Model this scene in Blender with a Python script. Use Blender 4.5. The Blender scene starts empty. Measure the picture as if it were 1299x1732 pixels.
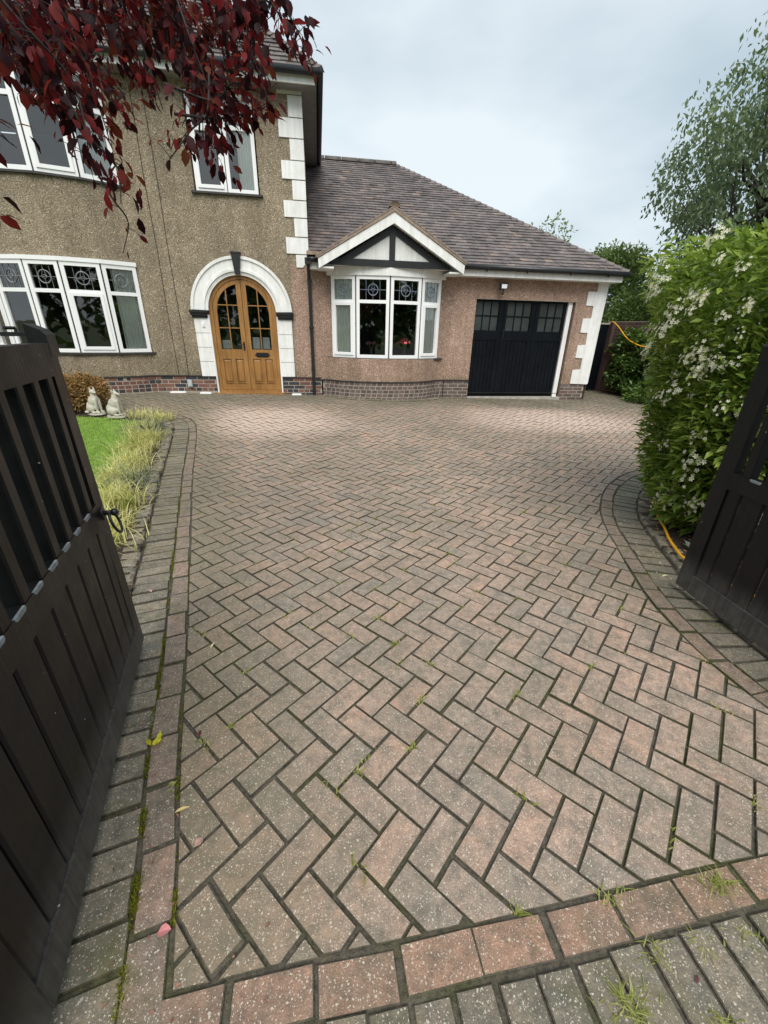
import bpy, math, random
import numpy as np
from mathutils import Vector, Matrix

random.seed(7)
rng = np.random.default_rng(11)
scene = bpy.context.scene
COL = scene.collection
R = math.radians

# ------------------------------------------------------------------ camera
CZ = 1.43
cam_d = bpy.data.cameras.new('camera')
cam_d.sensor_fit = 'HORIZONTAL'
cam_d.sensor_width = 36.0
cam_d.lens = 690.0 / 1299.0 * 36.0
cam_d.clip_start = 0.02
cam_d.clip_end = 3000
cam = bpy.data.objects.new('camera', cam_d)
COL.objects.link(cam)
_th, _ro = R(24.2), R(1.4)
_fw = Vector((0, math.cos(_th), -math.sin(_th)))
_up = Vector((0, math.sin(_th), math.cos(_th)))
_rt = Vector((1, 0, 0))
_r = _rt * math.cos(_ro) + _up * math.sin(_ro)
_u = _up * math.cos(_ro) - _rt * math.sin(_ro)
_m = Matrix((_r, _u, -_fw)).transposed().to_4x4()
_m.translation = Vector((0, 0, CZ))
cam.matrix_world = _m
scene.camera = cam

# ------------------------------------------------------------------ world: overcast sky
SUN_EL, SUN_AZ = R(54), R(176)          # azimuth clockwise from +Y (behind the photographer)
world = bpy.data.worlds.new('World')
scene.world = world
world.use_nodes = True
nt = world.node_tree
nt.nodes.clear()
N = nt.nodes.new
out = N('ShaderNodeOutputWorld')
sky = N('ShaderNodeTexSky')
sky.sky_type = 'NISHITA'
sky.sun_disc = False
sky.sun_elevation = SUN_EL
sky.sun_rotation = SUN_AZ
sky.air_density = 1.2
sky.dust_density = 3.0
bg_sky = N('ShaderNodeBackground')
bg_sky.inputs['Strength'].default_value = 0.06
nt.links.new(sky.outputs[0], bg_sky.inputs['Color'])
tc = N('ShaderNodeTexCoord')
mp = N('ShaderNodeMapping')
mp.inputs['Scale'].default_value = (1.0, 1.0, 2.2)
mp.inputs['Location'].default_value = (0.35, 0.1, 0.0)
nt.links.new(tc.outputs['Generated'], mp.inputs['Vector'])
nz = N('ShaderNodeTexNoise')
nz.inputs['Scale'].default_value = 1.5
nz.inputs['Detail'].default_value = 5.0
nz.inputs['Roughness'].default_value = 0.5
nt.links.new(mp.outputs[0], nz.inputs['Vector'])
cr = N('ShaderNodeValToRGB')
cr.color_ramp.elements[0].position = 0.33
cr.color_ramp.elements[0].color = (0.41, 0.52, 0.585, 1)
cr.color_ramp.elements[1].position = 0.64
cr.color_ramp.elements[1].color = (0.77, 0.835, 0.87, 1)
nt.links.new(nz.outputs['Fac'], cr.inputs['Fac'])
bg_cl = N('ShaderNodeBackground')
bg_cl.inputs['Strength'].default_value = 0.50
nt.links.new(cr.outputs[0], bg_cl.inputs['Color'])
mixw = N('ShaderNodeMixShader')
mixw.inputs[0].default_value = 0.85
nt.links.new(bg_sky.outputs[0], mixw.inputs[1])
nt.links.new(bg_cl.outputs[0], mixw.inputs[2])
nt.links.new(mixw.outputs[0], out.inputs['Surface'])

sun_d = bpy.data.lights.new('sun', 'SUN')
sun_d.energy = 1.5
sun_d.angle = R(45)
sun_d.color = (1.0, 0.96, 0.90)
sun = bpy.data.objects.new('sun', sun_d)
COL.objects.link(sun)
_dir = Vector((math.sin(SUN_AZ) * math.cos(SUN_EL), math.cos(SUN_AZ) * math.cos(SUN_EL), math.sin(SUN_EL)))
sun.rotation_euler = _dir.to_track_quat('Z', 'Y').to_euler()

scene.view_settings.view_transform = 'Standard'
scene.view_settings.look = 'None'
scene.view_settings.gamma = 1.0
scene.view_settings.exposure = 1.27
scene.view_settings.use_curve_mapping = False
scene.cycles.use_denoising = True
scene.cycles.max_bounces = 8
scene.cycles.transparent_max_bounces = 16


# ------------------------------------------------------------------ helpers
class MB:
    """collects geometry; build() links it as ONE mesh object"""
    def __init__(self):
        self.v = []
        self.f = []
        self.mi = []

    def poly(self, pts):
        i = len(self.v)
        self.v += [tuple(p) for p in pts]
        self.f.append(tuple(range(i, i + len(pts))))

    def hexa(self, p):
        i = len(self.v)
        self.v += [tuple(q) for q in p]
        for f in ((0, 3, 2, 1), (4, 5, 6, 7), (0, 1, 5, 4), (1, 2, 6, 5), (2, 3, 7, 6), (3, 0, 4, 7)):
            self.f.append(tuple(i + k for k in f))

    def box(self, x0, x1, y0, y1, z0, z1, m=None):
        p = [(x0, y0, z0), (x1, y0, z0), (x1, y1, z0), (x0, y1, z0), (x0, y0, z1), (x1, y0, z1), (x1, y1, z1), (x0, y1, z1)]
        if m:
            p = [m(*q) for q in p]
        self.hexa(p)

    def prism(self, pts, m0, m1):
        """pts: 2-D ring; m0 / m1 map it to the two end rings"""
        i = len(self.v)
        n = len(pts)
        self.v += [tuple(m0(*q)) for q in pts] + [tuple(m1(*q)) for q in pts]
        self.f.append(tuple(i + k for k in range(n))[::-1])
        self.f.append(tuple(i + n + k for k in range(n)))
        for k in range(n):
            j = (k + 1) % n
            self.f.append((i + k, i + j, i + n + j, i + n + k))

    def tube(self, path, r, n=6, caps=True, closed=False):
        path = [Vector(p) for p in path]
        rs = r if isinstance(r, (list, tuple)) else [r] * len(path)
        i0 = len(self.v)
        prev = None
        L = len(path)
        for k, p in enumerate(path):
            if closed:
                t = path[(k + 1) % L] - path[k - 1]
            else:
                t = path[min(k + 1, L - 1)] - path[max(k - 1, 0)]
            t.normalize()
            if prev is None:
                a = t.cross(Vector((0, 0, 1)))
                if a.length < 1e-3:
                    a = t.cross(Vector((1, 0, 0)))
            else:
                a = prev - t * prev.dot(t)
            a.normalize()
            prev = a.copy()
            b = t.cross(a)
            for q in range(n):
                an = 2 * math.pi * q / n
                self.v.append(tuple(p + (a * math.cos(an) + b * math.sin(an)) * rs[k]))
        for k in range(L if closed else L - 1):
            for q in range(n):
                a0 = i0 + k * n + q
                a1 = i0 + k * n + (q + 1) % n
                k2 = (k + 1) % L
                self.f.append((a0, a1, i0 + k2 * n + (q + 1) % n, i0 + k2 * n + q))
        if caps and not closed:
            self.f.append(tuple(i0 + q for q in range(n))[::-1])
            self.f.append(tuple(i0 + (L - 1) * n + q for q in range(n)))

    def ball(self, c, rad, nu=10, nv=7, m=None):
        rx, ry, rz = rad if isinstance(rad, (tuple, list)) else (rad,) * 3
        i0 = len(self.v)
        for a in range(nv + 1):
            ph = math.pi * a / nv
            for b in range(nu):
                t = 2 * math.pi * b / nu
                p = (c[0] + rx * math.sin(ph) * math.cos(t), c[1] + ry * math.sin(ph) * math.sin(t), c[2] + rz * math.cos(ph))
                self.v.append(m(*p) if m else p)
        for a in range(nv):
            for b in range(nu):
                c2 = (b + 1) % nu
                self.f.append((i0 + a * nu + b, i0 + (a + 1) * nu + b, i0 + (a + 1) * nu + c2, i0 + a * nu + c2))

    def mesh(self, name, mat, smooth=False):
        me = bpy.data.meshes.new(name)
        me.from_pydata(self.v, [], self.f)
        for q in (mat if isinstance(mat, (list, tuple)) else [mat]):
            me.materials.append(q)
        if self.mi and len(self.mi) == len(self.f):
            me.polygons.foreach_set('material_index', self.mi)
        if smooth:
            me.polygons.foreach_set('use_smooth', [True] * len(me.polygons))
        me.update()
        return me

    def build(self, name, mat, parent=None, smooth=False):
        o = bpy.data.objects.new(name, self.mesh(name, mat, smooth))
        COL.objects.link(o)
        if parent is not None:
            o.parent = parent
        return o


def np_mesh(name, V, F, mat, parent=None, smooth=False):
    """fast mesh from numpy arrays, F has the same number of corners per face"""
    me = bpy.data.meshes.new(name)
    V = np.asarray(V, np.float32)
    F = np.asarray(F, np.int32)
    me.vertices.add(len(V))
    me.vertices.foreach_set('co', V.ravel())
    k = F.shape[1]
    me.loops.add(F.size)
    me.loops.foreach_set('vertex_index', F.ravel())
    me.polygons.add(len(F))
    me.polygons.foreach_set('loop_start', np.arange(0, F.size, k, dtype=np.int32))
    me.polygons.foreach_set('loop_total', np.full(len(F), k, np.int32))
    if smooth:
        me.polygons.foreach_set('use_smooth', np.ones(len(F), bool))
    me.materials.append(mat)
    me.update()
    me.validate()
    o = bpy.data.objects.new(name, me)
    COL.objects.link(o)
    if parent is not None:
        o.parent = parent
    return o


def tag(o, label=None, cat=None, group=None, kind=None):
    if label:
        o['label'] = label
    if cat:
        o['category'] = cat
    if group:
        o['group'] = group
    if kind:
        o['kind'] = kind
    return o


def empty(name, loc=(0, 0, 0), rz=0.0, parent=None):
    o = bpy.data.objects.new(name, None)
    COL.objects.link(o)
    o.location = loc
    o.rotation_euler = (0, 0, rz)
    o.empty_display_size = 0.1
    if parent is not None:
        o.parent = parent
    return o


def link_copy(mesh, name, parent, loc, rz=0.0, scale=None):
    o = bpy.data.objects.new(name, mesh)
    COL.objects.link(o)
    o.parent = parent
    o.location = loc
    o.rotation_euler = (0, 0, rz)
    if scale:
        o.scale = scale
    return o


# ------------------------------------------------------------------ materials
def new_mat(name):
    m = bpy.data.materials.new(name)
    m.use_nodes = True
    t = m.node_tree
    return m, t, t.nodes['Principled BSDF'], t.nodes, t.links


def noise(t, scale, detail=3, rough=0.5, vec=None, dist=0.0):
    n = t.nodes.new('ShaderNodeTexNoise')
    n.inputs['Scale'].default_value = scale
    n.inputs['Detail'].default_value = detail
    n.inputs['Roughness'].default_value = rough
    n.inputs['Distortion'].default_value = dist
    if vec is not None:
        t.links.new(vec, n.inputs['Vector'])
    return n


def ramp(t, fac, stops):
    c = t.nodes.new('ShaderNodeValToRGB')
    e = c.color_ramp.elements
    while len(e) < len(stops):
        e.new(0.5)
    for k, (p, col) in enumerate(stops):
        e[k].position = p
        e[k].color = tuple(col) + (1,) if len(col) == 3 else col
    t.links.new(fac, c.inputs['Fac'])
    return c.outputs['Color']


def mixc(t, a, b, fac, blend='MIX'):
    n = t.nodes.new('ShaderNodeMix')
    n.data_type = 'RGBA'
    n.blend_type = blend
    for sock, val in ((n.inputs[0], fac), (n.inputs[6], a), (n.inputs[7], b)):
        if isinstance(val, (int, float)):
            sock.default_value = val
        elif isinstance(val, (tuple, list)):
            sock.default_value = tuple(val) + (1,) if len(val) == 3 else tuple(val)
        else:
            t.links.new(val, sock)
    return n.outputs[2]


def math_n(t, op, a, b=None, clamp=False):
    n = t.nodes.new('ShaderNodeMath')
    n.operation = op
    n.use_clamp = clamp
    for k, val in enumerate((a, b)):
        if val is None:
            continue
        if isinstance(val, (int, float)):
            n.inputs[k].default_value = val
        else:
            t.links.new(val, n.inputs[k])
    return n.outputs[0]


def bump(t, bsdf, height, strength=0.5, dist=0.01):
    b = t.nodes.new('ShaderNodeBump')
    b.inputs['Strength'].default_value = strength
    b.inputs['Distance'].default_value = dist
    t.links.new(height, b.inputs['Height'])
    t.links.new(b.outputs[0], bsdf.inputs['Normal'])


def gpos(t):
    return t.nodes.new('ShaderNodeNewGeometry').outputs['Position']


def island_random(t):
    g = t.nodes.new('ShaderNodeNewGeometry')
    oi = t.nodes.new('ShaderNodeObjectInfo')
    s = math_n(t, 'ADD', g.outputs['Random Per Island'], oi.outputs['Random'])
    return math_n(t, 'FRACT', s)


def plain(name, col, rough=0.5, var=0.15, scale=8.0, bmp=0.0, bscale=60.0, spec=0.5, metal=0.0):
    m, t, b, nn, L = new_mat(name)
    p = gpos(t)
    n = noise(t, scale, 5, 0.6, p)
    c2 = [max(0, c * (1 - var)) for c in col]
    c3 = [min(1, c * (1 + var)) for c in col]
    L.new(ramp(t, n.outputs['Fac'], [(0.3, c2), (0.7, c3)]), b.inputs['Base Color'])
    b.inputs['Roughness'].default_value = rough
    b.inputs['Metallic'].default_value = metal
    b.inputs['Specular IOR Level'].default_value = spec
    if bmp:
        n2 = noise(t, bscale, 4, 0.6, p)
        bump(t, b, n2.outputs['Fac'], bmp, 0.005)
    return m


def streaks(t, p, sx=5.0, sz=.35, lo=.78, hi=1.06):
    """rain streaks: noise drawn out vertically"""
    mp_ = t.nodes.new('ShaderNodeMapping')
    mp_.inputs['Scale'].default_value = (sx, sx, sz)
    t.links.new(p, mp_.inputs['Vector'])
    n = noise(t, 1.0, 6, 0.65, mp_.outputs[0], 0.3)
    return ramp(t, n.outputs['Fac'], [(0.32, (lo, lo, lo * .97)), (0.62, (hi, hi, hi))])


def pebbledash(name, dark, mid, light, damp=(.72, .74, .66)):
    m, t, b, nn, L = new_mat(name)
    p = gpos(t)
    v = nn.new('ShaderNodeTexVoronoi')
    v.inputs['Scale'].default_value = 74
    L.new(p, v.inputs['Vector'])
    sep = nn.new('ShaderNodeSeparateColor')
    L.new(v.outputs['Color'], sep.inputs[0])
    c = ramp(t, sep.outputs[0], [(0.0, dark), (0.22, mid), (0.80, [x * 1.06 for x in mid]), (0.95, light), (1.0, [min(1, x * 1.35) for x in light])])
    n1 = noise(t, 1.1, 5, 0.6, p)
    n2 = noise(t, 6.0, 5, 0.65, p)
    c = mixc(t, c, ramp(t, n1.outputs['Fac'], [(0.3, (0.80, 0.80, 0.79)), (0.7, (1.10, 1.09, 1.08))]), 1.0, 'MULTIPLY')
    c = mixc(t, c, ramp(t, n2.outputs['Fac'], [(0.3, (0.86, 0.86, 0.85)), (0.7, (1.10, 1.10, 1.09))]), 1.0, 'MULTIPLY')
    c = mixc(t, c, streaks(t, p), 1.0, 'MULTIPLY')
    # damp, slightly green stain low on the wall, uneven upper edge
    sz = nn.new('ShaderNodeSeparateXYZ')
    L.new(p, sz.inputs[0])
    hgt = math_n(t, 'ADD', sz.outputs[2], math_n(t, 'MULTIPLY', math_n(t, 'SUBTRACT', n1.outputs['Fac'], 0.5), 1.0))
    mr = nn.new('ShaderNodeMapRange')
    mr.inputs['From Min'].default_value = 0.42
    mr.inputs['From Max'].default_value = 0.95
    mr.inputs['To Min'].default_value = 1.0
    mr.inputs['To Max'].default_value = 0.0
    L.new(hgt, mr.inputs['Value'])
    c = mixc(t, c, mixc(t, c, damp, 1.0, 'MULTIPLY'), math_n(t, 'MULTIPLY', mr.outputs[0], 0.7))
    gap = ramp(t, v.outputs['Distance'], [(0.35, (1, 1, 1)), (0.80, (0.66, 0.64, 0.61))])
    c = mixc(t, c, gap, 1.0, 'MULTIPLY')
    L.new(c, b.inputs['Base Color'])
    b.inputs['Roughness'].default_value = 0.9
    inv = math_n(t, 'SUBTRACT', 1.0, v.outputs['Distance'])
    bump(t, b, inv, 0.9, 0.010)
    return m


def weathered_white(name):
    """masonry paint dulled by grime and rain streaks"""
    m, t, b, nn, L = new_mat(name)
    p = gpos(t)
    n1 = noise(t, 4.0, 6, 0.65, p)
    c = ramp(t, n1.outputs['Fac'], [(0.28, (0.70, 0.71, 0.68)), (0.55, (0.80, 0.81, 0.80))])
    c = mixc(t, c, streaks(t, p, 14.0, 1.1, .84, 1.03), 1.0, 'MULTIPLY')
    n2 = noise(t, 38.0, 5, 0.7, p)
    c = mixc(t, c, ramp(t, n2.outputs['Fac'], [(0.25, (0.86, 0.87, 0.82)), (0.42, (1, 1, 1))]), 1.0, 'MULTIPLY')
    L.new(c, b.inputs['Base Color'])
    b.inputs['Roughness'].default_value = 0.6
    bump(t, b, n2.outputs['Fac'], 0.25, 0.004)
    return m


def paver_mat(name, cols, grime=0.5, glare_and_moss=False, moss=0.0):
    """concrete block paving: per-block colour, white aggregate specks, algae in large stains"""
    m, t, b, nn, L = new_mat(name)
    p = gpos(t)
    rnd = island_random(t)
    base = ramp(t, rnd, cols)
    mott = noise(t, 34, 6, 0.7, p)
    base = mixc(t, base, ramp(t, mott.outputs['Fac'], [(0.3, (0.55, 0.55, 0.55)), (0.55, (1, 1, 1)), (0.75, (1.3, 1.25, 1.2))]), 1.0, 'MULTIPLY')
    patch = noise(t, 11, 6, 0.72, p, 0.6)
    base = mixc(t, base, ramp(t, patch.outputs['Fac'], [(0.34, (0.62, 0.70, 0.70)), (0.50, (0.95, 0.97, 0.96)), (0.66, (1.16, 1.06, 1.0))]), 1.0, 'MULTIPLY')
    fine = noise(t, 240, 3, 0.6, p)
    base = mixc(t, base, ramp(t, fine.outputs['Fac'], [(0.3, (0.7, 0.7, 0.7)), (0.7, (1.25, 1.25, 1.25))]), 1.0, 'MULTIPLY')
    # algae / dirt
    al = noise(t, 0.9, 7, 0.66, p, 0.5)
    al2 = noise(t, 9, 6, 0.75, p)
    a = math_n(t, 'ADD', math_n(t, 'MULTIPLY', al.outputs['Fac'], 0.62), math_n(t, 'MULTIPLY', al2.outputs['Fac'], 0.38))
    fac = ramp(t, a, [(0.40, (0, 0, 0)), (0.66, (1, 1, 1))])
    fac = math_n(t, 'MULTIPLY', fac, grime)
    if glare_and_moss:
        # glare painted into the colour as two pinkish patches; greener along the house
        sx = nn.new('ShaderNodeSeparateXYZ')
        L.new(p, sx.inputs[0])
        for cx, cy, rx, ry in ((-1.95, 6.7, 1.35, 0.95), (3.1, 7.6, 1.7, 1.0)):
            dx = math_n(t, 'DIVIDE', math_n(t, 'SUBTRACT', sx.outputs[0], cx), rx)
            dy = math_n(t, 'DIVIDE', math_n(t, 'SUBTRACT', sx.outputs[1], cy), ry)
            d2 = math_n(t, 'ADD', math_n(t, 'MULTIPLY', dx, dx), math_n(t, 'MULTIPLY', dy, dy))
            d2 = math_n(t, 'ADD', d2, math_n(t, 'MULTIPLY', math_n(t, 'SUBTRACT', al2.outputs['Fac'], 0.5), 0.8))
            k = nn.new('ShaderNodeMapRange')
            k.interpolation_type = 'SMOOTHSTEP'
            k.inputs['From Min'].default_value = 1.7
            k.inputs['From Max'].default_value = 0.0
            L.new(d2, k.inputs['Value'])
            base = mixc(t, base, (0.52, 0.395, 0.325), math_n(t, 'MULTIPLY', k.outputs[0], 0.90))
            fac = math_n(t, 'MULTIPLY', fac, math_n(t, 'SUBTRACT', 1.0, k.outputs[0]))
        g = nn.new('ShaderNodeMapRange')
        g.interpolation_type = 'SMOOTHSTEP'
        g.inputs['From Min'].default_value = -1.7
        g.inputs['From Max'].default_value = -0.5
        L.new(math_n(t, 'SUBTRACT', math_n(t, 'SUBTRACT', sx.outputs[1], 9.4), math_n(t, 'MULTIPLY', sx.outputs[0], 0.158)), g.inputs['Value'])
        fac = math_n(t, 'ADD', fac, math_n(t, 'MULTIPLY', math_n(t, 'MULTIPLY', g.outputs[0], 0.75), math_n(t, 'ADD', 0.35, al2.outputs['Fac'])), True)
        # mossy stain creeping in from the left border
        dl = math_n(t, 'ADD', math_n(t, 'ADD', sx.outputs[0], math_n(t, 'MULTIPLY', sx.outputs[1], 0.43)), 0.27)
        dl = math_n(t, 'ADD', dl, math_n(t, 'MULTIPLY', math_n(t, 'SUBTRACT', al2.outputs['Fac'], 0.5), 1.1))
        me_ = nn.new('ShaderNodeMapRange')
        me_.interpolation_type = 'SMOOTHSTEP'
        me_.inputs['From Min'].default_value = 0.0
        me_.inputs['From Max'].default_value = 0.75
        me_.inputs['To Min'].default_value = 0.6
        me_.inputs['To Max'].default_value = 0.0
        L.new(dl, me_.inputs['Value'])
        base = mixc(t, base, (0.130, 0.114, 0.060), me_.outputs[0])
    base = mixc(t, base, (0.135, 0.120, 0.086), fac)
    if moss:
        mn = noise(t, 3.6, 7, 0.72, p, 0.7)
        mf = ramp(t, mn.outputs['Fac'], [(0.50, (0, 0, 0)), (0.66, (1, 1, 1))])
        base = mixc(t, base, (0.085, 0.082, 0.022), math_n(t, 'MULTIPLY', mf, moss))
    # pale aggregate specks, two sizes
    wn_ = noise(t, 150, 2, 0.5, p)
    wv = nn.new('ShaderNodeVectorMath')
    wv.operation = 'MULTIPLY_ADD'
    L.new(wn_.outputs['Color'], wv.inputs[0])
    wv.inputs[1].default_value = (.008, .008, .008)
    L.new(p, wv.inputs[2])
    for sc, thr, keep in ((58, 0.17, 0.42), (105, 0.22, 0.50), (190, 0.27, 0.45)):
        v = nn.new('ShaderNodeTexVoronoi')
        v.inputs['Scale'].default_value = sc
        L.new(wv.outputs[0], v.inputs['Vector'])
        sep = nn.new('ShaderNodeSeparateColor')
        L.new(v.outputs['Color'], sep.inputs[0])
        on = math_n(t, 'MULTIPLY', math_n(t, 'LESS_THAN', v.outputs['Distance'], thr), math_n(t, 'GREATER_THAN', sep.outputs[0], 1 - keep))
        base = mixc(t, base, (0.62, 0.56, 0.46), math_n(t, 'MULTIPLY', on, 0.60))
    L.new(base, b.inputs['Base Color'])
    b.inputs['Roughness'].default_value = 0.66
    b.inputs['Specular IOR Level'].default_value = 0.5
    h = math_n(t, 'ADD', fine.outputs['Fac'], mott.outputs['Fac'])
    bump(t, b, h, 0.45, 0.006)
    return m


def leaf_mat(name, stops, rough=0.45, trans=0.35, spec=0.4):
    m, t, b, nn, L = new_mat(name)
    g = nn.new('ShaderNodeNewGeometry')
    n = noise(t, 1.4, 3, 0.5, g.outputs['Position'])
    r = math_n(t, 'ADD', math_n(t, 'MULTIPLY', g.outputs['Random Per Island'], 0.7), math_n(t, 'MULTIPLY', n.outputs['Fac'], 0.3))
    c = ramp(t, r, stops)
    L.new(c, b.inputs['Base Color'])
    b.inputs['Roughness'].default_value = rough
    b.inputs['Specular IOR Level'].default_value = spec
    tr = nn.new('ShaderNodeBsdfTranslucent')
    L.new(mixc(t, c, (1.3, 1.25, 1.0), 1.0, 'MULTIPLY'), tr.inputs['Color'])
    mx = nn.new('ShaderNodeMixShader')
    mx.inputs[0].default_value = trans
    L.new(b.outputs[0], mx.inputs[1])
    L.new(tr.outputs[0], mx.inputs[2])
    L.new(mx.outputs[0], nn['Material Output'].inputs['Surface'])
    return m


def glass_mat(name, tint=(0.92, 0.95, 0.94)):
    m, t, b, nn, L = new_mat(name)
    tr = nn.new('ShaderNodeBsdfTransparent')
    tr.inputs[0].default_value = tint + (1,)
    gl = nn.new('ShaderNodeBsdfGlossy')
    gl.inputs['Roughness'].default_value = 0.02
    p = gpos(t)
    n = noise(t, 2.5, 2, 0.5, p)
    bp = nn.new('ShaderNodeBump')
    bp.inputs['Strength'].default_value = 0.05
    bp.inputs['Distance'].default_value = 0.02
    L.new(n.outputs['Fac'], bp.inputs['Height'])
    L.new(bp.outputs[0], gl.inputs['Normal'])
    fr = nn.new('ShaderNodeFresnel')
    fr.inputs[0].default_value = 1.5
    mx = nn.new('ShaderNodeMixShader')
    L.new(math_n(t, 'MULTIPLY', fr.outputs[0], 3.6), mx.inputs[0])
    L.new(tr.outputs[0], mx.inputs[1])
    L.new(gl.outputs[0], mx.inputs[2])
    L.new(mx.outputs[0], nn['Material Output'].inputs['Surface'])
    return m


def black_paint(name):
    """black stained timber, scuffed and dusty with a few chips"""
    m, t, b, nn, L = new_mat(name)
    tcn = nn.new('ShaderNodeTexCoord')
    p = tcn.outputs['Object']
    n1 = noise(t, 6, 6, 0.65, p)
    mp_ = nn.new('ShaderNodeMapping')
    mp_.inputs['Scale'].default_value = (90, 90, 3)
    L.new(p, mp_.inputs['Vector'])
    gr = noise(t, 1.0, 4, 0.6, mp_.outputs[0])
    c = ramp(t, n1.outputs['Fac'], [(0.3, (0.0036, 0.0040, 0.0046)), (0.62, (0.0062, 0.0066, 0.0072)), (0.8, (0.0105, 0.0108, 0.0112))])
    sz = nn.new('ShaderNodeSeparateXYZ')
    L.new(p, sz.inputs[0])
    low = nn.new('ShaderNodeMapRange')
    low.interpolation_type = 'SMOOTHSTEP'
    low.inputs['From Min'].default_value = -0.26
    low.inputs['From Max'].default_value = -0.04
    L.new(math_n(t, 'MULTIPLY', sz.outputs[2], -1.0), low.inputs['Value'])
    splash = math_n(t, 'MULTIPLY', low.outputs[0], math_n(t, 'ADD', 0.12, noise(t, 14, 6, 0.75, p).outputs['Fac']))
    c = mixc(t, c, (0.125, 0.118, 0.106), math_n(t, 'MULTIPLY', splash, 0.9, True))       # mud splashed up from the paving
    v = nn.new('ShaderNodeTexVoronoi')
    v.inputs['Scale'].default_value = 17
    L.new(p, v.inputs['Vector'])
    sep = nn.new('ShaderNodeSeparateColor')
    L.new(v.outputs['Color'], sep.inputs[0])
    on = math_n(t, 'MULTIPLY', math_n(t, 'LESS_THAN', v.outputs['Distance'], 0.055), math_n(t, 'GREATER_THAN', sep.outputs[1], 0.80))
    c = mixc(t, c, (0.34, 0.33, 0.29), math_n(t, 'MULTIPLY', on, 0.8))
    L.new(c, b.inputs['Base Color'])
    b.inputs['Specular IOR Level'].default_value = 0.3
    L.new(ramp(t, n1.outputs['Fac'], [(0.3, (0.30,) * 3), (0.7, (0.52,) * 3)]), b.inputs['Roughness'])
    gs = ramp(t, gr.outputs['Fac'], [(0.35, (0.75,) * 3), (0.65, (1.25,) * 3)])
    c = mixc(t, c, gs, 1.0, 'MULTIPLY')
    L.new(c, b.inputs['Base Color'])
    bump(t, b, gr.outputs['Fac'], 0.35, 0.004)
    return m


def wood_mat(name, dark, light, axis_scale=(30, 30, 2.2)):
    m, t, b, nn, L = new_mat(name)
    p = gpos(t)
    mp_ = nn.new('ShaderNodeMapping')
    mp_.inputs['Scale'].default_value = axis_scale
    L.new(p, mp_.inputs['Vector'])
    n1 = noise(t, 1.0, 6, 0.65, mp_.outputs[0], 0.6)
    n2 = noise(t, 2.0, 3, 0.5, p)
    c = ramp(t, n1.outputs['Fac'], [(0.28, dark), (0.7, light)])
    c = mixc(t, c, ramp(t, n2.outputs['Fac'], [(0.3, (0.82,) * 3), (0.7, (1.1,) * 3)]), 1.0, 'MULTIPLY')
    L.new(c, b.inputs['Base Color'])
    b.inputs['Roughness'].default_value = 0.42
    bump(t, b, n1.outputs['Fac'], 0.15, 0.003)
    return m


def island_mat(name, stops, rough=0.75, bscale=70, bstr=0.4, mott=(0.75, 1.2), mscale=9, lichen=None):
    m, t, b, nn, L = new_mat(name)
    p = gpos(t)
    c = ramp(t, island_random(t), stops)
    n1 = noise(t, mscale, 6, 0.65, p)
    c = mixc(t, c, ramp(t, n1.outputs['Fac'], [(0.3, (mott[0],) * 3), (0.7, (mott[1],) * 3)]), 1.0, 'MULTIPLY')
    if lichen:
        n3 = noise(t, 1.6, 6, 0.7, p, 0.5)
        c = mixc(t, c, lichen, math_n(t, 'MULTIPLY', ramp(t, n3.outputs['Fac'], [(0.56, (0, 0, 0)), (0.72, (1, 1, 1))]), 0.55))
    L.new(c, b.inputs['Base Color'])
    b.inputs['Roughness'].default_value = rough
    n2 = noise(t, bscale, 4, 0.6, p)
    bump(t, b, n2.outputs['Fac'], bstr, 0.004)
    return m


M = {}
M['dash_main'] = pebbledash('pebbledash_buff', (0.16, 0.130, 0.090), (0.325, 0.268, 0.190), (0.52, 0.45, 0.35))
M['dash_pink'] = pebbledash('pebbledash_pink', (0.22, 0.145, 0.112), (0.415, 0.285, 0.222), (0.60, 0.47, 0.40))
M['white_paint'] = weathered_white('white_paint')
M['upvc'] = plain('white_upvc', (0.83, 0.84, 0.84), 0.25, 0.015, 3)
M['black_trim'] = plain('black_trim', (0.016, 0.017, 0.019), 0.38, 0.25, 6, 0.1, 50)
M['dark_sill'] = plain('dark_sill', (0.035, 0.033, 0.030), 0.6, 0.3, 10, 0.2, 60)
M['gasket'] = plain('dark_gasket', (0.03, 0.03, 0.032), 0.6, 0.1)
M['black_gate'] = black_paint('black_gate_stain')
M['chip'] = plain('worn_grey_paint', (0.20, 0.22, 0.23), 0.8, 0.35, 40, 0.3, 90)
M['garage_black'] = plain('garage_black_gloss', (0.0055, 0.0072, 0.0095), 0.34, 0.3, 4, 0.08, 40, 0.14)
M['oak'] = wood_mat('oak', (0.20, 0.092, 0.024), (0.39, 0.20, 0.062))
M['glass'] = glass_mat('window_glass')
M['frost'] = plain('obscured_glass', (0.042, 0.050, 0.050), 0.14, 0.3, 3.0, 0.1, 30, 0.8)
M['lead'] = plain('lead_came', (0.20, 0.21, 0.22), 0.45, 0.2)
M['lead_blue'] = plain('lead_came_bluish', (0.16, 0.20, 0.26), 0.4, 0.2)
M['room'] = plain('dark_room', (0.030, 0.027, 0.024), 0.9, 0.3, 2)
M['curtain'] = plain('curtain_cloth', (0.88, 0.90, 0.85), 0.9, 0.08, 3)
M['iron'] = plain('black_iron', (0.012, 0.012, 0.013), 0.35, 0.3, 20, 0.15, 80, 0.5)
M['grey_box'] = plain('grey_plastic', (0.42, 0.45, 0.47), 0.5, 0.06)
M['paper'] = plain('white_paper', (0.74, 0.77, 0.80), 0.7, 0.03)
M['concrete'] = plain('pale_concrete', (0.34, 0.32, 0.285), 0.9, 0.25, 7, 0.4, 90)
M['mortar'] = plain('mortar', (0.33, 0.295, 0.24), 0.95, 0.25, 12, 0.4, 120)
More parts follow.
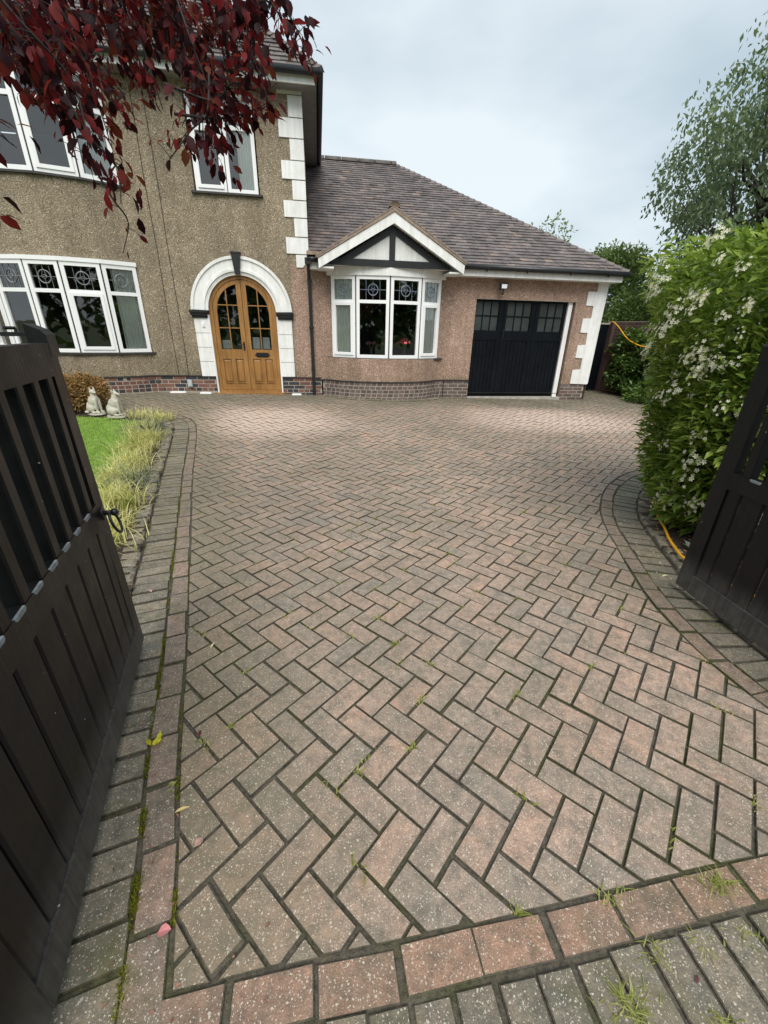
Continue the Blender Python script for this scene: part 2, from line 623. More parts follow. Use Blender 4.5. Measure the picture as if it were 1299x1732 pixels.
M['soffit'] = plain('soffit_board', (0.20, 0.19, 0.18), 0.6, 0.2, 4)
M['soil'] = plain('bark_soil', (0.042, 0.028, 0.019), 0.95, 0.55, 25, 1.0, 60)
M['earth'] = plain('rough_grass', (0.05, 0.075, 0.022), 0.95, 0.35, 3, 0.6, 20)
M['turf'] = plain('turf_base', (0.13, 0.22, 0.03), 0.95, 0.3, 9, 0.6, 60)
M['tarmac'] = plain('tarmac', (0.055, 0.053, 0.05), 0.9, 0.2, 30, 0.5, 200)
M['hose'] = plain('yellow_hose', (0.80, 0.38, 0.012), 0.4, 0.1, 12)
M['stone'] = plain('cast_stone', (0.44, 0.42, 0.35), 0.9, 0.28, 11, 0.35, 70)
M['bark'] = plain('bark', (0.055, 0.045, 0.038), 0.9, 0.4, 14, 0.8, 40)
M['twig'] = plain('dark_twig', (0.022, 0.016, 0.015), 0.75, 0.3, 20)
M['verge'] = plain('verge_mortar', (0.27, 0.205, 0.15), 0.95, 0.35, 12, 0.6, 60)
M['brick_main'] = island_mat('plinth_brick_mixed', [(0.0, (0.026, 0.026, 0.032)), (0.30, (0.036, 0.034, 0.040)), (0.42, (0.115, 0.048, 0.036)), (0.75, (0.155, 0.066, 0.048)), (1.0, (0.19, 0.095, 0.07))], 0.6)
M['brick_wing'] = island_mat('plinth_brick_plum', [(0.0, (0.085, 0.060, 0.056)), (0.5, (0.115, 0.084, 0.076)), (0.85, (0.145, 0.106, 0.096)), (1.0, (0.14, 0.080, 0.065))], 0.6)
M['brick_wall'] = island_mat('garden_wall_brick', [(0.0, (0.06, 0.035, 0.03)), (1.0, (0.13, 0.075, 0.06))], 0.8)
M['tile'] = island_mat('clay_roof_tile', [(0.0, (0.108, 0.092, 0.089)), (0.4, (0.138, 0.117, 0.112)), (0.75, (0.160, 0.133, 0.126)), (0.96, (0.182, 0.147, 0.136)), (1.0, (0.26, 0.190, 0.150))], 0.5, 60, 0.5, (0.62, 1.28), 5, (0.20, 0.19, 0.185))
M['tile_old'] = island_mat('brown_roof_tile', [(0.0, (0.075, 0.065, 0.060)), (0.6, (0.115, 0.098, 0.090)), (1.0, (0.15, 0.128, 0.115))], 0.6, 60, 0.5, (0.65, 1.2), 5, (0.17, 0.165, 0.15))
M['ridge'] = plain('ridge_tile', (0.10, 0.09, 0.08), 0.8, 0.35, 9, 0.5, 60)
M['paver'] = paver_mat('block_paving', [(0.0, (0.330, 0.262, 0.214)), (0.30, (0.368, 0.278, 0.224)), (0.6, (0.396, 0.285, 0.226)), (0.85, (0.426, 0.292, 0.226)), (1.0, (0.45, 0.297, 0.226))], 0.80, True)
M['paver_red'] = paver_mat('block_paving_red', [(0.0, (0.26, 0.165, 0.120)), (0.5, (0.31, 0.185, 0.130)), (1.0, (0.35, 0.205, 0.140))], 0.55, False, .35)
M['paver_grey'] = paver_mat('block_paving_charcoal', [(0.0, (0.165, 0.142, 0.108)), (0.5, (0.205, 0.174, 0.132)), (1.0, (0.25, 0.208, 0.158))], 0.5, False, .65)
M['paver_edge'] = paver_mat('block_paving_brown', [(0.0, (0.20, 0.152, 0.120)), (0.5, (0.245, 0.178, 0.140)), (1.0, (0.30, 0.202, 0.158))], 0.6, False, .55)


def joint_mat():
    m, t, b, nn, L = new_mat('joint_sand_and_moss')
    p = gpos(t)
    n1 = noise(t, 2.2, 5, 0.65, p, 0.5)
    n2 = noise(t, 60, 4, 0.7, p)
    c = ramp(t, n2.outputs['Fac'], [(0.3, (0.042, 0.037, 0.027)), (0.7, (0.125, 0.108, 0.080))])
    mo = ramp(t, n2.outputs['Fac'], [(0.25, (0.022, 0.026, 0.007)), (0.75, (0.080, 0.084, 0.018))])
    f = ramp(t, n1.outputs['Fac'], [(0.46, (0, 0, 0)), (0.62, (1, 1, 1))])
    L.new(mixc(t, c, mo, math_n(t, 'MULTIPLY', f, 0.85)), b.inputs['Base Color'])
    b.inputs['Roughness'].default_value = 0.95
    bump(t, b, n2.outputs['Fac'], 0.9, 0.012)
    return m


M['joint'] = joint_mat()
M['moss'] = leaf_mat('moss_green', [(0.1, (0.060, 0.068, 0.008)), (0.5, (0.115, 0.125, 0.012)), (0.9, (0.19, 0.20, 0.028))], 0.9, 0.25, 0.1)
M['weed'] = leaf_mat('weed_green', [(0.1, (0.17, 0.20, 0.03)), (0.6, (0.28, 0.31, 0.07)), (0.95, (0.46, 0.44, 0.20))], 0.6, 0.35)
M['grass'] = leaf_mat('lawn_grass', [(0.1, (0.15, 0.26, 0.024)), (0.5, (0.25, 0.40, 0.042)), (0.9, (0.38, 0.52, 0.10))], 0.6, 0.35)
M['golden'] = leaf_mat('golden_sedge', [(0.1, (0.30, 0.33, 0.09)), (0.45, (0.58, 0.56, 0.20)), (0.9, (0.82, 0.79, 0.44))], 0.55, 0.4)
M['lavender'] = leaf_mat('grey_lavender', [(0.1, (0.13, 0.17, 0.11)), (0.5, (0.22, 0.27, 0.18)), (0.9, (0.36, 0.40, 0.30))], 0.7, 0.25)
M['iris'] = leaf_mat('strap_leaf', [(0.1, (0.06, 0.13, 0.03)), (0.9, (0.16, 0.26, 0.07))], 0.45, 0.3)
M['purple'] = leaf_mat('copper_leaf', [(0.10, (0.012, 0.005, 0.006)), (0.36, (0.026, 0.005, 0.008)), (0.52, (0.080, 0.009, 0.012)), (0.70, (0.185, 0.017, 0.019)), (0.86, (0.090, 0.040, 0.014)), (0.95, (0.33, 0.040, 0.032))], 0.5, 0.5, 0.15)
M['orange_leaf'] = leaf_mat('choisya_leaf', [(0.1, (0.060, 0.108, 0.014)), (0.45, (0.160, 0.255, 0.036)), (0.75, (0.280, 0.380, 0.070)), (0.95, (0.45, 0.50, 0.15))], 0.38, 0.38, 0.45)
M['petal'] = leaf_mat('white_petal', [(0.1, (0.74, 0.72, 0.52)), (0.9, (0.90, 0.88, 0.74))], 0.6, 0.3, 0.2)
M['tree_leaf'] = leaf_mat('tree_leaf', [(0.1, (0.085, 0.130, 0.070)), (0.5, (0.145, 0.210, 0.110)), (0.9, (0.24, 0.31, 0.17))], 0.5, 0.42)
M['ivy_leaf'] = leaf_mat('ivy_leaf', [(0.1, (0.036, 0.080, 0.020)), (0.5, (0.090, 0.165, 0.036)), (0.9, (0.22, 0.32, 0.07))], 0.38, 0.3)
M['conifer'] = leaf_mat('evergreen_leaf', [(0.1, (0.068, 0.120, 0.030)), (0.5, (0.140, 0.215, 0.060)), (0.9, (0.26, 0.34, 0.12))], 0.5, 0.35)
M['heather'] = leaf_mat('bronze_heather', [(0.1, (0.10, 0.085, 0.02)), (0.35, (0.22, 0.15, 0.05)), (0.6, (0.36, 0.20, 0.075)), (0.8, (0.45, 0.27, 0.12)), (0.95, (0.17, 0.20, 0.03))], 0.7, 0.3)
M['yellow_leaf'] = leaf_mat('yellow_leaf', [(0.1, (0.45, 0.42, 0.03)), (0.9, (0.70, 0.68, 0.06))], 0.5, 0.35)
M['pink'] = leaf_mat('pink_petal', [(0.1, (0.85, 0.14, 0.18)), (0.9, (0.95, 0.42, 0.44))], 0.6, 0.35)
M['mauve'] = leaf_mat('mauve_petal', [(0.1, (0.26, 0.08, 0.10)), (0.9, (0.55, 0.32, 0.33))], 0.6, 0.3)
M['dead_leaf'] = leaf_mat('dead_leaf', [(0.1, (0.20, 0.08, 0.055)), (0.9, (0.36, 0.19, 0.13))], 0.6, 0.2)

# ------------------------------------------------------------------ ground levels
D0, PSI = 9.4, R(9)
_c, _s = math.cos(PSI), math.sin(PSI)


def sstep(a, b, x):
    t = min(1.0, max(0.0, (x - a) / (b - a)))
    return t * t * (3 - 2 * t)


def gz(x, y):
    """height of the drive: falls gently from the gate, rises again to the house"""
    X = x * _c + (y - D0) * _s
    e = x * _s - (y - D0) * _c
    w = 1 - sstep(0.3, 5.2, e)
    return (.0058 * x - .0178 * y) * (1 - w) + (.052 - .0169 * max(-7, min(7, X))) * w


def catmull(pts, n=8):
    P = [np.array(p, float) for p in pts]
    P = [2 * P[0] - P[1]] + P + [2 * P[-1] - P[-2]]
    o = []
    for i in range(1, len(P) - 2):
        for k in range(n):
            t = k / n
            a, b, c, d = P[i - 1], P[i], P[i + 1], P[i + 2]
            o.append(0.5 * ((2 * b) + (-a + c) * t + (2 * a - 5 * b + 4 * c - d) * t * t + (-a + 3 * b - 3 * c + d) * t ** 3))
    o.append(P[-2])
    return np.array(o)


def smooth_line(pts, n=8, it=6):
    q = catmull(pts, n)
    for _ in range(it):
        q[1:-1] = 0.25 * q[:-2] + 0.5 * q[1:-1] + 0.25 * q[2:]
    return q


# edge lines of the herringbone field (ground plan, metres from the photographer's feet)
LEFT = smooth_line([(-.30, -.35), (-.36, .05), (-.46, .36), (-.59, .68), (-.76, 1.06), (-.97, 1.58), (-1.17, 2.04), (-1.51, 2.84), (-2.14, 4.3), (-2.58, 5.42), (-2.86, 6.1), (-3.02, 6.42), (-3.28, 6.70), (-3.7, 6.90), (-4.3, 6.99), (-5.5, 7.02), (-8.0, 7.0)])
RIGHT = smooth_line([(2.05, .45), (1.86, .80), (1.74, 1.06), (1.66, 1.27), (1.615, 1.47), (1.60, 1.68), (1.60, 1.89), (1.62, 2.08), (1.66, 2.29), (1.71, 2.49), (1.76, 2.70), (1.82, 2.95), (1.90, 3.22), (2.0, 3.48), (2.13, 3.73), (2.32, 4.04), (2.58, 4.36), (2.9, 4.65), (3.35, 4.90), (3.95, 5.05), (5.0, 5.12), (7.5, 5.15)])
FRONT = np.array([(-.56, .39), (-.27, .448), (.10, .512), (.43, .572), (.80, .645), (1.2, .722), (1.9, .86)])


def seg_near(line, p):
    a = line[:-1]
    b = line[1:]
    ab = b - a
    t = np.clip(((p - a) * ab).sum(1) / (ab * ab).sum(1), 0, 1)
    q = a + ab * t[:, None]
    d = np.hypot(*(q - p).T)
    k = int(d.argmin())
    return float(d[k]), a[k], b[k]


def clip_half(poly, a, nrm):
    """keep the part of a convex ring where (p-a).nrm >= 0"""
    o = []
    for i in range(len(poly)):
        p, q = np.array(poly[i]), np.array(poly[(i + 1) % len(poly)])
        dp, dq = (p - a) @ nrm, (q - a) @ nrm
        if dp >= 0:
            o.append(tuple(p))
        if (dp > 0) != (dq > 0) and abs(dp - dq) > 1e-12:
            o.append(tuple(p + (q - p) * dp / (dp - dq)))
    return o


def area(poly):
    x = np.array(poly)
    return 0.5 * float(np.dot(x[:, 0], np.roll(x[:, 1], -1)) - np.dot(x[:, 1], np.roll(x[:, 0], -1)))


def inset(poly, d):
    """shrink a convex counter-clockwise ring"""
    o = list(poly)
    n = len(poly)
    for i in range(n):
        a, b = np.array(poly[i]), np.array(poly[(i + 1) % n])
        e = b - a
        l = np.hypot(*e)
        if l < 1e-6:
            continue
        nr = np.array([-e[1], e[0]]) / l
        o = clip_half(o, a + nr * d, nr)
        if len(o) < 3:
            return []
    out_ = [o[0]]
    for q in o[1:]:
        if math.hypot(q[0] - out_[-1][0], q[1] - out_[-1][1]) > 1e-4:
            out_.append(q)
    if math.hypot(out_[0][0] - out_[-1][0], out_[0][1] - out_[-1][1]) < 1e-4:
        out_.pop()
    return out_ if len(out_) >= 3 else []


def add_block(mb, poly, lift=0.0, gap=0.0036, bev=0.0022, depth=0.05, wob=0.0032, soft=None):
    """one paving block: chamfered, slightly tilted, following the ground"""
    if area(poly) < 0:
        poly = poly[::-1]
    pc = np.mean(np.array(poly), 0)
    an = random.gauss(0, .010)
    ca, sa = math.cos(an), math.sin(an)
    jx, jy = random.gauss(0, .0012), random.gauss(0, .0012)
    poly = [(pc[0] + (p[0] - pc[0]) * ca - (p[1] - pc[1]) * sa + jx, pc[1] + (p[0] - pc[0]) * sa + (p[1] - pc[1]) * ca + jy) for p in poly]
    ring = inset(poly, gap * random.uniform(.8, 1.35))
    if len(ring) < 3 or area(ring) < 4e-4:
        return False
    c = np.mean(np.array(ring), 0)
    z0 = gz(c[0], c[1]) + lift + max(-1.5, min(1.5, random.gauss(0, 1))) * wob * 0.5
    e = 0.05
    sx = (gz(c[0] + e, c[1]) - gz(c[0] - e, c[1])) / (2 * e) + max(-1.6, min(1.6, random.gauss(0, 1))) * wob * 3
    sy = (gz(c[0], c[1] + e) - gz(c[0], c[1] - e)) / (2 * e) + max(-1.6, min(1.6, random.gauss(0, 1))) * wob * 3
    f = lambda p, dz: (p[0], p[1], z0 + sx * (p[0] - c[0]) + sy * (p[1] - c[1]) + dz)
    top = inset(ring, bev)
    n = len(ring)
    if len(top) != n:
        k = 0.9
        top = [tuple(c + (np.array(p) - c) * k) for p in ring]
    i = len(mb.v)
    mb.v += [f(p, -depth) for p in ring] + [f(p, -bev * 0.9) for p in ring] + [f(p, 0) for p in top]
    for k in range(n):
        j = (k + 1) % n
        mb.f.append((i + k, i + j, i + n + j, i + n + k))
        mb.f.append((i + n + k, i + n + j, i + 2 * n + j, i + 2 * n + k))
        mb.mi += [1, 1]
    mb.f.append(tuple(i + 2 * n + k for k in range(n)))
    mb.mi.append(0)
    return True


def grid_sheet(name, x0, x1, y0, y1, nx, ny, zf, mat, keep=None):
    mb = MB()
    for j in range(ny + 1):
        for i in range(nx + 1):
            x = x0 + (x1 - x0) * i / nx
            y = y0 + (y1 - y0) * j / ny
            mb.v.append((x, y, zf(x, y)))
    for j in range(ny):
        for i in range(nx):
            if keep and not keep(x0 + (x1 - x0) * (i + .5) / nx, y0 + (y1 - y0) * (j + .5) / ny):
                continue
            a = j * (nx + 1) + i
            mb.f.append((a, a + 1, a + nx + 2, a + nx + 1))
    return mb.build(name, mat, smooth=True)


# ------------------------------------------------------------------ ground, drive, edging
mb = MB()
mb.poly([(-1500, -1500, -0.45), (1500, -1500, -0.45), (1500, 1500, -0.45), (-1500, 1500, -0.45)])
tag(mb.build('ground', M['earth']), 'rough green ground running out beyond the garden', 'ground', kind='structure')
tag(grid_sheet('pavement', -14, 14, -7, .30, 40, 20, lambda x, y: gz(x, y) - .012, M['tarmac']), 'grey tarmac pavement outside the gateway', 'pavement', kind='structure')

drive = grid_sheet('driveway', -9, 9, .2, 15.5, 70, 60, lambda x, y: gz(x, y) - .0085, M['joint'])
tag(drive, 'brown block paved driveway laid in herringbone up to the house', 'driveway', kind='structure')

OX, OY, LA, LB = -0.27020, 0.72260, 0.070601, 0.006869


def lat(p, q):
    return (OX + LA * (p + q) + LB * (p - q), OY - LA * (p - q) + LB * (p + q))


def inside_field(x, y):
    P = np.array((x, y))
    for line, sgn in ((LEFT, -1), (RIGHT, 1), (FRONT, 1)):
        d, a, b = seg_near(line, P)
        e = b - a
        side = e[0] * (y - a[1]) - e[1] * (x - a[0])
        if side * sgn < 0:
            return False
    return True


blocks = []
for m_ in range(-150, 150):
    for n_ in range(-90, 90):
        # herringbone lattice vectors (1,1) and (2,-2) in block-widths
        bp, bq = m_ + 2 * n_, m_ - 2 * n_
        for ring in (((-2, 0), (0, 0), (0, 1), (-2, 1)), ((-1, -2), (0, -2), (0, 0), (-1, 0))):
            pts = [lat(bp + a, bq + b) for a, b in ring]
            cx = sum(p[0] for p in pts) / 4
            cy = sum(p[1] for p in pts) / 4
            if not (-8.3 < cx < 7.9 and .2 < cy < 13.2):
                continue
            e = cx * _s - (cy - D0) * _c
            X = cx * _c + (cy - D0) * _s
            if e < -0.05 and X < 4.75:
                continue
            if cx < -1.0 * cy - 1.2 and cy < 6.6:
                continue
            near = []
            bad = False
            P = np.array((cx, cy))
            for line, sgn in ((LEFT, -1), (RIGHT, 1), (FRONT, 1)):
                d, a, b = seg_near(line, P)
                ev = b - a
                side = (ev[0] * (cy - a[1]) - ev[1] * (cx - a[0])) * sgn
                if d < .14:
                    near.append((a, np.array([-ev[1], ev[0]]) * sgn / np.hypot(*ev)))
                elif side < 0:
                    bad = True
                    break
            if bad:
                continue
            if area(pts) < 0:
                pts = pts[::-1]
            for a, nr in near:
                pts = clip_half(pts, a, nr)
                if len(pts) < 3:
                    break
            if len(pts) < 3 or area(pts) < 9e-4:
                continue
            blocks.append((cy + .3 * abs(cx), pts))


def in_view(x, y):
    d = Vector((x, y, gz(x, y) - CZ))
    z = d.dot(_fw)
    if z < .1:
        return False
    u = d.dot(_r) / z * 690
    v = -d.dot(_u) / z * 690
    return abs(u) < 640 and abs(v) < 860


blocks.sort(key=lambda b: (0 if in_view(*np.mean(np.array(b[1]), 0)) else 1, b[0]))
rest = MB()
for k, (_, pts) in enumerate(blocks):
    if k < 300:
        mb = MB()
        if add_block(mb, pts):
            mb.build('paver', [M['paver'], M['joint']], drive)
    else:
        add_block(rest, pts)
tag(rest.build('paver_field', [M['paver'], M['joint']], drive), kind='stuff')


def offset_pt(line, s, d):
    seg = np.hypot(*np.diff(line, axis=0).T)
    cum = np.concatenate([[0], np.cumsum(seg)])
    s = min(max(s, 0), cum[-1] - 1e-6)
    k = min(int(np.searchsorted(cum, s, 'right')) - 1, len(seg) - 1)
    t = (s - cum[k]) / seg[k]
    p = line[k] + (line[k + 1] - line[k]) * t
    tan = (line[min(k + 2, len(line) - 1)] - line[max(k - 1, 0)])
    tan = tan / np.hypot(*tan)
    return p + np.array([-tan[1], tan[0]]) * d


def line_len(line):
    return float(np.hypot(*np.diff(line, axis=0).T).sum())


edging = empty('driveway_edging')
tag(edging, 'border of red and charcoal paving blocks round the herringbone drive', 'edging', kind='structure')
kerb = empty('kerb')
tag(kerb, 'low charcoal kerb of rounded blocks between paving and planting beds', 'kerb', kind='structure')


def course(line, side, d0, d1, pitch, name, mat, parent, s0=0.0, s1=None, lift=0.0, bev=0.0032, depth=0.05, jit=0.003, gap=.0048):
    L_ = line_len(line) if s1 is None else s1
    s = s0
    while s + pitch * .6 < L_:
        # block length is kept true on the middle of the course
        mid0 = offset_pt(line, s, side * (d0 + d1) / 2)
        mid1 = offset_pt(line, s + pitch, side * (d0 + d1) / 2)
        k = pitch / max(np.hypot(*(mid1 - mid0)), 1e-6)
        ds = pitch * min(max(k, .6), 1.6)
        pts = [offset_pt(line, s, side * d0), offset_pt(line, s + ds, side * d0), offset_pt(line, s + ds, side * d1), offset_pt(line, s, side * d1)]
        jj = np.array([random.gauss(0, jit), random.gauss(0, jit)])
        pts = [tuple(p + jj) for p in pts]
        m_ = MB()
        if add_block(m_, pts, lift, gap, bev, depth, 0.0045):
            m_.build(name, [mat, M['joint'] if lift < .01 else mat], parent)
        s += ds


LL, RL = line_len(LEFT), line_len(RIGHT)
course(LEFT, 1, 0, .104, .203, 'border_paver', M['paver_edge'], edging, .3, LL - 2.6)
course(LEFT, 1, .104, .308, .1035, 'border_paver', M['paver_grey'], edging, .3, LL - 2.6)
course(LEFT, 1, .312, .445, .1035, 'kerb_block', M['paver_grey'], kerb, 1.1, LL - 2.6, .032, .016, .13, .004, .0075)
course(RIGHT, -1, 0, .104, .203, 'border_paver', M['paver_edge'], edging, .15, RL - 2.6)
course(RIGHT, -1, .104, .308, .1035, 'border_paver', M['paver_grey'], edging, .15, RL - 2.6)
course(RIGHT, -1, .312, .445, .1035, 'kerb_block', M['paver_grey'], kerb, 1.3, RL - 2.6, .032, .016, .13, .004, .0075)
course(FRONT, -1, 0, .104, .203, 'border_paver', M['paver_red'], edging, .02, 2.42)
course(FRONT, -1, .104, .308, .1035, 'border_paver', M['paver_grey'], edging, .02, 2.42)

BAY_EDGE = [(-1.42, -.012), (-1.30, -.05), (-1.15, -.16), (-1.0, -.285), (-.75, -.405), (-.40, -.485), (-.05, -.51), (.28, -.485), (.60, -.405), (.85, -.27), (1.0, -.14), (1.14, -.03), (1.30, -.012), (1.84, -.012)]
BAY_EDGE = smooth_line([(X * _c - Y * _s, D0 + X * _s + Y * _c) for X, Y in BAY_EDGE], 6, 2)
course(BAY_EDGE, -1, .0, .20, .1035, 'border_paver', M['paver_grey'], edging, .0, None, .008)

# left bed and lawn, right bed
left_soil = grid_sheet('planting_bed', -8, -.9, .9, 7.2, 60, 60, lambda x, y: gz(x, y) + .028, M['soil'],
                       lambda x, y: (lambda r: r[0] > .36 and ((r[2] - r[1])[0] * (y - r[1][1]) - (r[2] - r[1])[1] * (x - r[1][0])) > 0)(seg_near(LEFT, np.array((x, y)))))
tag(left_soil, 'dark soil bed behind the kerb beside the lawn', 'planting bed', kind='structure')


def bed_right(x, y):
    d, a, b = seg_near(RIGHT, np.array((x, y)))
    e = b - a
    return d > .36 and (e[0] * (y - a[1]) - e[1] * (x - a[0])) < 0


tag(grid_sheet('planting_bed', 1.7, 7.5, .5, 5.1, 60, 50, lambda x, y: gz(x, y) + .030, M['soil'], bed_right),
    'bark covered bed under the white flowering shrub', 'planting bed', kind='structure')


def lawn_in(x, y, lim=1.0):
    d, a, b = seg_near(LEFT, np.array((x, y)))
    e = b - a
    return d > lim and (e[0] * (y - a[1]) - e[1] * (x - a[0])) > 0


tag(grid_sheet('lawn', -8, -1.6, 1.2, 6.8, 70, 70, lambda x, y: gz(x, y) + .042, M['turf'], lambda x, y: lawn_in(x, y, .70) and y < 6.62),
    'bright green mown lawn left of the drive', 'lawn', kind='structure')


def blades(name, pts, hts, mat, w=.0035, lean=.4, parent=None, seg=3, droop=0.6, spread=None):
    """curved grass blades as tapered strips"""
    n = len(pts)
    az = rng.uniform(0, 2 * math.pi, n) if spread is None else spread
    dirx, diry = np.cos(az), np.sin(az)
    V, F = [], []
    ln = np.asarray(lean if np.ndim(lean) else np.full(n, lean)) * rng.uniform(.4, 1.5, n)
    wd = w * rng.uniform(.7, 1.4, n)
    px, py = -diry, dirx
    for k in range(seg + 1):
        t = k / seg
        hz = hts * (t - droop * .5 * ln * t * t * t)
        out_ = hts * ln * (t ** 1.7)
        ww = wd * (1 - t) ** .7
        cx = pts[:, 0] + dirx * out_
        cy = pts[:, 1] + diry * out_
        cz = pts[:, 2] + hz
        V.append(np.stack([cx - px * ww, cy - py * ww, cz], -1))
        V.append(np.stack([cx + px * ww, cy + py * ww, cz], -1))
    V = np.stack(V, 1)                      # n, 2(seg+1), 3
    base = np.arange(n)[:, None] * (2 * (seg + 1))
    for k in range(seg):
        F.append(np.concatenate([base + 2 * k, base + 2 * k + 1, base + 2 * k + 3, base + 2 * k + 2], 1))
    return np_mesh(name, V.reshape(-1, 3), np.concatenate(F), mat, parent)


gp = []
while len(gp) < 26000:
    x, y = random.uniform(-6.6, -1.7), random.uniform(1.9, 6.66)
    if lawn_in(x, y, .68):
        gp.append((x, y, gz(x, y) + .04))
gp = np.array(gp)
tag(blades('lawn_grass', gp, rng.uniform(.025, .05, len(gp)), M['grass'], .0032, .5), 'short mown grass of the front lawn', 'grass', kind='stuff')

# ------------------------------------------------------------------ the house
house = empty('house', (0, D0, 0), PSI)
tag(house, 'pebbledashed house with arched oak front door and attached black doored garage', 'house')
HM = Matrix.Translation((0, D0, 0)) @ Matrix.Rotation(PSI, 4, 'Z')


def base_z(X):
    return .052 - .0169 * X


# --- flat walls with openings, front faces at Y = 0
def wall_rects(mb, x0, x1, z0, z1, holes, y=0.0, depth=.16):
    xs = sorted({x0, x1, *[h[0] for h in holes], *[h[1] for h in holes]})
    zs = sorted({z0, z1, *[h[2] for h in holes], *[h[3] for h in holes]})
    xs = [x for x in xs if x0 <= x <= x1]
    zs = [z for z in zs if z0 <= z <= z1]
    for a, b in zip(xs, xs[1:]):
        for c, d in zip(zs, zs[1:]):
            mx, mz = (a + b) / 2, (c + d) / 2
            if any(h[0] < mx < h[1] and h[2] < mz < h[3] for h in holes):
                continue
            mb.poly([(a, y, c), (b, y, c), (b, y, d), (a, y, d)])
    for h in holes:
        a, b, c, d = h
        mb.poly([(a, y, c), (a, y + depth, c), (a, y + depth, d), (a, y, d)][::-1])
        mb.poly([(b, y, c), (b, y + depth, c), (b, y + depth, d), (b, y, d)])
        mb.poly([(a, y, d), (b, y, d), (b, y + depth, d), (a, y + depth, d)])
        mb.poly([(a, y, c), (b, y, c), (b, y + depth, c), (a, y + depth, c)][::-1])


ZP = .455          # top of plinth, main house
ZPW = .40          # top of plinth, garage wing
DX, DZ, DR = -2.92, 1.66, .66     # front door arch
mb = MB()
wall_rects(mb, -4.75, -1.95, ZP, 2.50, [(DX - DR, DX + DR, ZP - .5, DZ + DR)])
wall_rects(mb, -4.75, -1.60, 2.50, 5.14, [(-3.52, -2.40, 3.56, 4.95)])
wall_rects(mb, -9.5, -7.39, .0, 5.14, [])
mb.poly([(-1.60, 0, 2.4), (-1.60, 8, 2.4), (-1.60, 8, 5.14), (-1.60, 0, 5.14)])
mb.poly([(-9.5, 8, 0), (-9.5, 0, 0), (-9.5, 0, 5.14), (-9.5, 8, 5.14)])
mb.poly([(-1.6, 8, -.1), (-9.5, 8, -.1), (-9.5, 8, 5.14), (-1.6, 8, 5.14)])
mb.build('wall', M['dash_main'], house)

# --- bays
BAY_L = [(-7.39, 0), (-6.92, -.30), (-6.34, -.47), (-5.80, -.47), (-5.22, -.30), (-4.75, 0)]
BAY_W = [(-1.17, -.02), (-.70, -.25), (-.045, -.36), (.60, -.25), (1.06, -.02)]


def strip(mb, line, z0, z1):
    for a, b in zip(line, line[1:]):
        mb.poly([(a[0], a[1], z0), (b[0], b[1], z0), (b[0], b[1], z1), (a[0], a[1], z1)])


bl = [tuple(p) for p in catmull([(-7.6, 0.02), (-7.35, -.02), (-6.92, -.30), (-6.34, -.46), (-5.80, -.46), (-5.22, -.30), (-4.80, -.03), (-4.68, .0)], 6)]
for za, zb in ((ZP, .90), (2.42, 3.56), (4.95, 5.14)):
    mb = MB()
    strip(mb, bl, za, zb)
    mb.build('bay_wall', M['dash_main'], house, smooth=True)
bw = [tuple(p) for p in smooth_line([(-1.60, 0), (-1.40, -.01), (-1.22, -.10), (-1.02, -.27), (-.75, -.40), (-.40, -.475), (-.05, -.50), (.28, -.475), (.60, -.40), (.85, -.27), (1.02, -.10), (1.16, -.01), (1.30, 0)], 5, 3)]
mb = MB()
strip(mb, bw, ZPW, .86)
mb.build('bay_wall', M['dash_pink'], house, smooth=True)
# ledges closing the top of the curved bay walls
for ln_, zz in ((bw, .86), (bl, .90), (bl, 2.42), (bl, 3.56), (bl, 4.95)):
    mb = MB()
    for a, b in zip(ln_, ln_[1:]):
        mb.poly([(a[0], a[1], zz), (b[0], b[1], zz), (b[0], .05, zz), (a[0], .05, zz)])
    mb.build('bay_ledge', M['dark_sill'], house)

mb = MB()
wall_rects(mb, -1.95, -1.28, ZPW, 2.5, [], -.003)
wall_rects(mb, -1.28, 1.12, .86, 2.5, [(-1.15, 1.03, .86, 2.42)], -.003)
wall_rects(mb, 1.12, 4.8, ZPW, 2.5, [(1.865, 4.14, ZPW - .6, 2.055)], -.003, .22)
mb.poly([(4.14, -.003, .335), (4.8, -.003, .335), (4.8, -.003, ZPW), (4.14, -.003, ZPW)])
mb.poly([(4.8, 0, -.1), (4.8, 8, -.1), (4.8, 8, 2.5), (4.8, 0, 2.5)])
mb.poly([(4.8, 8, -.1), (-1.6, 8, -.1), (-1.6, 8, 2.5), (4.8, 8, 2.5)])
mb.build('wall', M['dash_pink'], house)
mb = MB()
for x in (1.845, 4.16):
    pass
mb.box(1.82, 4.36, -.012, -.004, 2.045, 2.052)
mb.build('lintel_edge', M['mortar'], house)

# --- rooms behind the glass
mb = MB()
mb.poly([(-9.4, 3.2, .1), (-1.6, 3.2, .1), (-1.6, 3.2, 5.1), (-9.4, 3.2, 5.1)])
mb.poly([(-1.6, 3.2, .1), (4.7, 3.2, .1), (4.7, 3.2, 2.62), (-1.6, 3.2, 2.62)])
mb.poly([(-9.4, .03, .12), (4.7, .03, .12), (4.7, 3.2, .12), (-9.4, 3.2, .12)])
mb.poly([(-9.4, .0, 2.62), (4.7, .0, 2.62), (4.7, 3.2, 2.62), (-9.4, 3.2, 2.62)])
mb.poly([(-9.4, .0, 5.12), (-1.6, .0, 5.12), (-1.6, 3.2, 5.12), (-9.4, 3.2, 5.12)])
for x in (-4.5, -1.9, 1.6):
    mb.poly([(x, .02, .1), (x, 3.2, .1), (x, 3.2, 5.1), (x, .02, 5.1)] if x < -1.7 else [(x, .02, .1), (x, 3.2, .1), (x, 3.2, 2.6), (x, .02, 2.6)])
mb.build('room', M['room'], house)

# --- plinth bricks laid singly
mort = MB()


